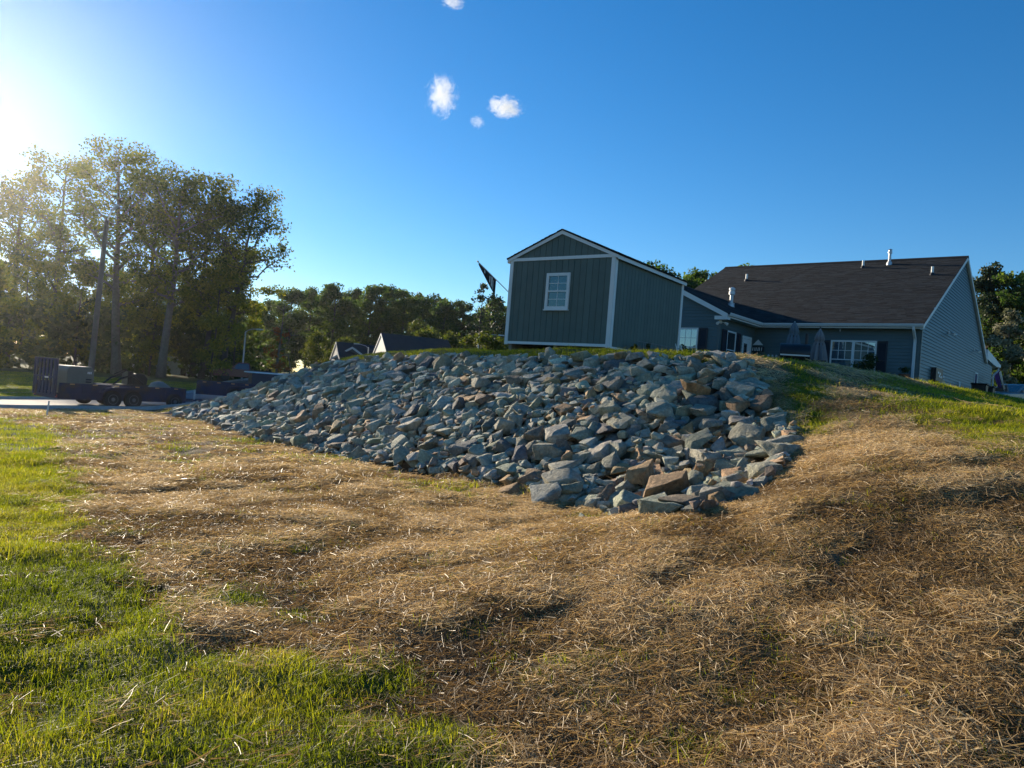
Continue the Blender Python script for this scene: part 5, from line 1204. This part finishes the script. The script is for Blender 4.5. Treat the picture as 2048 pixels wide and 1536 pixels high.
# ------------------------------------------------------------------ patio things by the house
def loc_h(x, y): 
    c, s = math.cos(-HBE), math.sin(-HBE); return 10.0726 + x * c - y * s, 30.6 + x * s + y * c
def umbrella(label, x, y, top, m):
    g_ = gz(x, y); H = top - g_; t = thing('patio_umbrella', label, 'umbrella', (x, y, g_), 0, 'closed patio umbrellas')
    MB().tube([(0, 0, 0), (0, 0, H)], .022, 8).build('pole', M_metal, t); MB().lathe([(.26, 0), (.26, .04), (.06, .08), (.04, .2)], 16).build('base', M_black, t)
    n = 32; V = []; prof = [(.30, H - 1.62), (.285, H - 1.3), (.24, H - .95), (.17, H - .55), (.13, H - .42), (.16, H - .40), (.12, H - .2), (.03, H - .02)]
    for r_, z in prof:
        for j in range(n):
            a = 2 * math.pi * j / n; q = r_ * (1 + .30 * math.cos(a * 8) * min(1, r_ * 5)); V.append((q * math.cos(a), q * math.sin(a), z))
    MB().add(V, [(i * n + j, i * n + (j + 1) % n, (i + 1) * n + (j + 1) % n, (i + 1) * n + j) for i in range(len(prof) - 1) for j in range(n)]).build('canopy', m, t, smooth=70)
    MB().lathe([(.145, H - .60), (.150, H - .56), (.145, H - .52)], 16).build('tie_band', M_black, t); MB().lathe([(.02, H), (.03, H + .03), (.005, H + .08)], 8).build('finial', M_black, t)
umbrella('closed blue grey patio umbrella behind the black grill', 10.24, 27.3, 4.90, M_umbr2); umbrella('closed pale grey patio umbrella right of the black grill', 10.67, 26.0, 4.56, M_umbr)
gx_, gy_ = 9.65, 25.5; gr_ = thing('grill', 'big black barrel grill with side shelf on the patio', 'grill', (gx_, gy_, gz(gx_, gy_)), R(-20))
MB().lathe([(.05, -.50), (.34, -.49), (.36, -.46), (.36, .46), (.34, .49), (.05, .50)], 20, (0, 0, 1.02), axis='x').build('barrel', M_black, gr_, smooth=40)
MB().box(-.47, .47, -.40, -.375, .93, .98).build('lid_handle', M_metal, gr_); MB().box(.52, 1.0, -.28, .28, .80, .84).build('side_shelf', M_black, gr_); MB().box(-.95, -.52, -.25, .25, .78, .82).build('side_shelf', M_black, gr_)
for x in (-.42, .42):
    for y in (-.25, .25): MB().tube([(x, y, 0), (x * .95, y, .75)], .025, 6).build('leg', M_black, gr_)
MB().tube([(.35, .1, 1.3), (.35, .1, 1.75)], .05, 10).build('chimney', M_black, gr_)
for k in range(3): MB().lathe([(.035, 0), (.04, .08), (.02, .13)], 8, (-.85 + k * .13, -.05, .821)).build('bottle', M_metal, gr_)
def bush(name, label, x, y, w_, h_, n, m, size=.06, seed=0, cat='shrub'):
    r = np.random.default_rng(seed + 500); t = thing(name, label, cat, (x, y, gz(x, y) - .03), 0); k = 14
    c = np.stack([r.normal(0, w_ * .25, k), r.normal(0, w_ * .25, k), r.uniform(.25, .85, k) * h_], 1); V, Fq, T = leaf_cloud(r, c, r.uniform(.18, .32, k) * w_, n, size)
    link(bpy.data.objects.new('foliage', np_mesh('foliage', V, Fq, m, tone=T)), t); b = MB()
    for q in c[:7]: b.tube([(0, 0, 0), tuple(q * .55), tuple(q)], [.018, .012, .005], 5)
    b.build('stems', M_bark, t)
x, y = loc_h(4.25, -.45); bush('boxwood_shrub', 'round boxwood shrub under the right half of the double window', x, y, 1.0, 1.65, 2600, LEAF_DARK, .07, 1)
x, y = loc_h(-1.75, -4.2); bush('shrub', 'dark leafy shrub below the blue wing window', x, y, .95, 1.45, 1800, LEAF_DARK, .09, 2)
x, y = loc_h(5.55, -.25); pt_ = thing('flower_pot', 'brown round flower pot at the foot of the downspout', 'pot', (x, y, gz(x, y) + .55), 0)
MB().lathe([(.10, 0), (.17, .1), (.19, .22), (.17, .24), (.15, .2)], 14).build('pot_body', mat('terracotta', (.13, .055, .03), .8), pt_); MB().box(-.14, .14, -.14, .14, -.6, -.003).build('pedestal', M_concrete, pt_)
r = np.random.default_rng(15); V, Fq, T = leaf_cloud(r, np.array([[0, 0, .36], [.08, 0, .42], [-.08, .03, .4]]), np.array([.14, .12, .12]), 220, .06); link(bpy.data.objects.new('foliage', np_mesh('foliage', V, Fq, LEAF_DARK, tone=T)), pt_)
# wire rack and weeds along the shed side
def loc_s(x, y): c, s = math.cos(-SHA), math.sin(-SHA); return 2.5244 + x * c - y * s, 20 + x * s + y * c
M_wirer = mat('rusty dull wire', (.16, .17, .17), .7, .2)
x, y = loc_s(.45, 2.3); rk = thing('wire_rack', 'low pale wire plant rack leaning along the shed side wall', 'rack', (x, y, gz(x, y)), R(90) - SHA)
b = MB(); b.tube([(-1.5, 0, .46), (1.6, 0, .50)], .012, 6); b.build('top_rail', M_wirer, rk)
for i in range(13): xx = -1.45 + i * .25; MB().tube([(xx, -.06, 0), (xx + (.08 if i % 2 else -.05), 0, .47)], .009, 5).build('wire', M_wirer, rk)
for s in (1.05, 1.45): MB().tube([(s - .12, -.2, 0), (s, 0, .62), (s + .14, -.2, 0)], .016, 5).build('easel_leg', M_pvc, rk)
for i, (a, h_) in enumerate(((1.0, .75), (1.9, 1.0), (3.3, .9))):
    x, y = loc_s(.28, a); bush('weed', ('tall weed at the shed wall left in the wire rack', 'tallest weed behind the middle of the wire rack', 'bushy weed by the right end of the wire rack')[i], x, y, .25, h_ * .6, 160, LEAF_DARK, .07, 10 + i, 'plant')
# sign by the patio door
x, y = loc_h(-.12, .20); sg = thing('hanging_sign', 'small dark house shaped sign with pale lettering hung by the patio door', 'sign', (x, y, 2.5), -HBE)
MB().prism([(-.22, 1.72), (.22, 1.72), (0, 1.95)], 'y', -.03, 0).build('gable_board', M_gutter, sg); MB().box(-.27, .27, -.028, 0, 1.44, 1.66).build('board', M_black, sg)
for k, xx in enumerate((-.20, -.12, -.06, .02, .08, .17)): MB().add([(xx - .018, -.031, 1.47), (xx + .014, -.031, 1.47), (xx + .026, -.031, 1.62), (xx - .004, -.031, 1.62)], [(0, 1, 2, 3)]).build('letter_stroke', M_white, sg)
MB().tube([(.0, -.01, 1.44), (.0, -.01, .5)], .012, 5).build('hanging_chain', M_metal, sg)
# bins and flag on the street side
for i, (yy, lab) in enumerate(((9.9, 'black wheeled bin standing by the gable wall'), (12.2, 'second black bin further along the gable wall'))):
    x, y = loc_h(6.6, yy); t = thing('wheeled_bin', lab, 'bin', (x, y, gz(x, y)), -HBE, 'bins by the gable wall')
    MB().prism([(-.24, .05), (.24, .05), (.30, 1.0), (-.30, 1.0)], 'y', -.33, .33).build('bin_body', M_black, t, bevel=.02); MB().box(-.33, .34, -.36, .36, 1.003, 1.07).build('lid', M_black, t, bevel=.02)
    for s in (-1, 1): MB().lathe([(.11, -.03), (.11, .03)], 12, (-.24, s * .3, .11), axis='y').build('wheel', M_tyre, t)
f2 = thing('porch_flag', 'purple and white flag on a short staff at the porch corner', 'flag', (25.83, 40.0, 4.2), 0)
p0, p1 = Vector((0, 0, 0)), Vector((.38, -.1, .50)); MB().tube([p0, p1], .016, 6).build('staff', M_metal, f2)
M_purple = mat('purple flag cloth', (.10, .035, .16), .8, .2, 6); M_cream = mat('white flag cloth', (.75, .62, .52), .8, .1, 6)
cloth_flag(f2, p0.lerp(p1, .95), p0.lerp(p1, .35), lambda s: .95 - .35 * s, M_purple, 10, 10, .05, 'cloth', .22)
cloth_flag(f2, p0.lerp(p1, 1.0) + Vector((.02, -.07, -.05)), p0.lerp(p1, .82) + Vector((0, -.07, -.05)), lambda s: .95, M_cream, 8, 10, .05, 'cloth', .30)

# ------------------------------------------------------------------ clouds (small puffs of real vapour high in the sky)
def cloud(label, u, v, dist, w_, h_, seed, dens):
    du, dv = u - 1024., v - 768.; cr, sr = math.cos(ROLL), math.sin(ROLL); a = du * cr + dv * sr; c = -du * sr + dv * cr
    d = Vector((a / F, 1, -c / F + math.sin(PITCH))) * dist
    bm = bmesh.new(); bmesh.ops.create_icosphere(bm, subdivisions=3, radius=1.0)
    for q in bm.verts: q.co = Vector((q.co.x * w_, q.co.y * w_ * .7, q.co.z * h_))
    me = bpy.data.meshes.new('cloud'); bm.to_mesh(me); bm.free(); o = bpy.data.objects.new('cloud', me); link(o); o.location = d + Vector((0, 0, EYE)); tag(o, label, 'cloud', 'small clouds')
    m = bpy.data.materials.new('cloud vapour'); m.use_nodes = True; t = m.node_tree; t.nodes.clear(); out = t.nodes.new('ShaderNodeOutputMaterial'); pv = t.nodes.new('ShaderNodeVolumePrincipled')
    pv.inputs['Color'].default_value = (1, 1, 1, 1); pv.inputs['Anisotropy'].default_value = .25
    tc = t.nodes.new('ShaderNodeTexCoord'); n = t.nodes.new('ShaderNodeTexNoise'); n.noise_dimensions = '4D'; n.inputs['W'].default_value = seed; n.inputs['Scale'].default_value = 2.7; n.inputs['Detail'].default_value = 10; n.inputs['Roughness'].default_value = .68; n.inputs['Distortion'].default_value = 1.1
    mpn = t.nodes.new('ShaderNodeMapping'); mpn.inputs['Scale'].default_value = (1 / w_, 1 / w_, 1 / h_); t.links.new(tc.outputs['Object'], mpn.inputs[0]); t.links.new(mpn.outputs[0], n.inputs['Vector'])
    ln = t.nodes.new('ShaderNodeVectorMath'); ln.operation = 'LENGTH'; t.links.new(mpn.outputs[0], ln.inputs[0])
    m1 = t.nodes.new('ShaderNodeMath'); m1.operation = 'MULTIPLY_ADD'; m1.inputs[1].default_value = -.36; m1.inputs[2].default_value = 0.0; sq = t.nodes.new('ShaderNodeMath'); sq.operation = 'POWER'; sq.inputs[1].default_value = 1.6; t.links.new(ln.outputs['Value'], sq.inputs[0]); t.links.new(sq.outputs[0], m1.inputs[0])
    m2 = t.nodes.new('ShaderNodeMath'); m2.operation = 'ADD'; t.links.new(n.outputs['Fac'], m2.inputs[0]); t.links.new(m1.outputs[0], m2.inputs[1])
    mr = t.nodes.new('ShaderNodeMapRange'); mr.inputs[1].default_value = .33; mr.inputs[2].default_value = .58; mr.inputs[3].default_value = 0; mr.inputs[4].default_value = dens; t.links.new(m2.outputs[0], mr.inputs[0])
    t.links.new(mr.outputs[0], pv.inputs['Density']); t.links.new(pv.outputs[0], out.inputs['Volume']); me.materials.append(m)
cloud('tallest white puff of cloud above the far forest, two lobed', 884, 192, 900, 27, 36, 2.6, .085)
cloud('small flat white cloud right of the two lobed one', 1010, 214, 900, 31, 17, 4.1, .10)
cloud('faint wisp of cloud below and between the two white clouds', 954, 243, 900, 14, 11, 7.7, .05)
cloud('white cloud cut by the top edge of the picture', 906, 2, 900, 20, 9, 9.2, .09)

# ------------------------------------------------------------------ thin volume added to spread the sun's lens glare
VEIL_DENSITY = 0.00011
hz = MB().box(-330, 330, -40, 290, -6, 34).build('glare_veil', M_dark); hz['kind'] = 'stuff'
m = bpy.data.materials.new('thin glare veil'); m.use_nodes = True; t = m.node_tree; t.nodes.clear(); out = t.nodes.new('ShaderNodeOutputMaterial'); pv = t.nodes.new('ShaderNodeVolumePrincipled')
pv.inputs['Color'].default_value = (.95, .96, .97, 1); pv.inputs['Density'].default_value = VEIL_DENSITY; pv.inputs['Anisotropy'].default_value = .84
t.links.new(pv.outputs[0], out.inputs['Volume']); hz.data.materials.clear(); hz.data.materials.append(m)
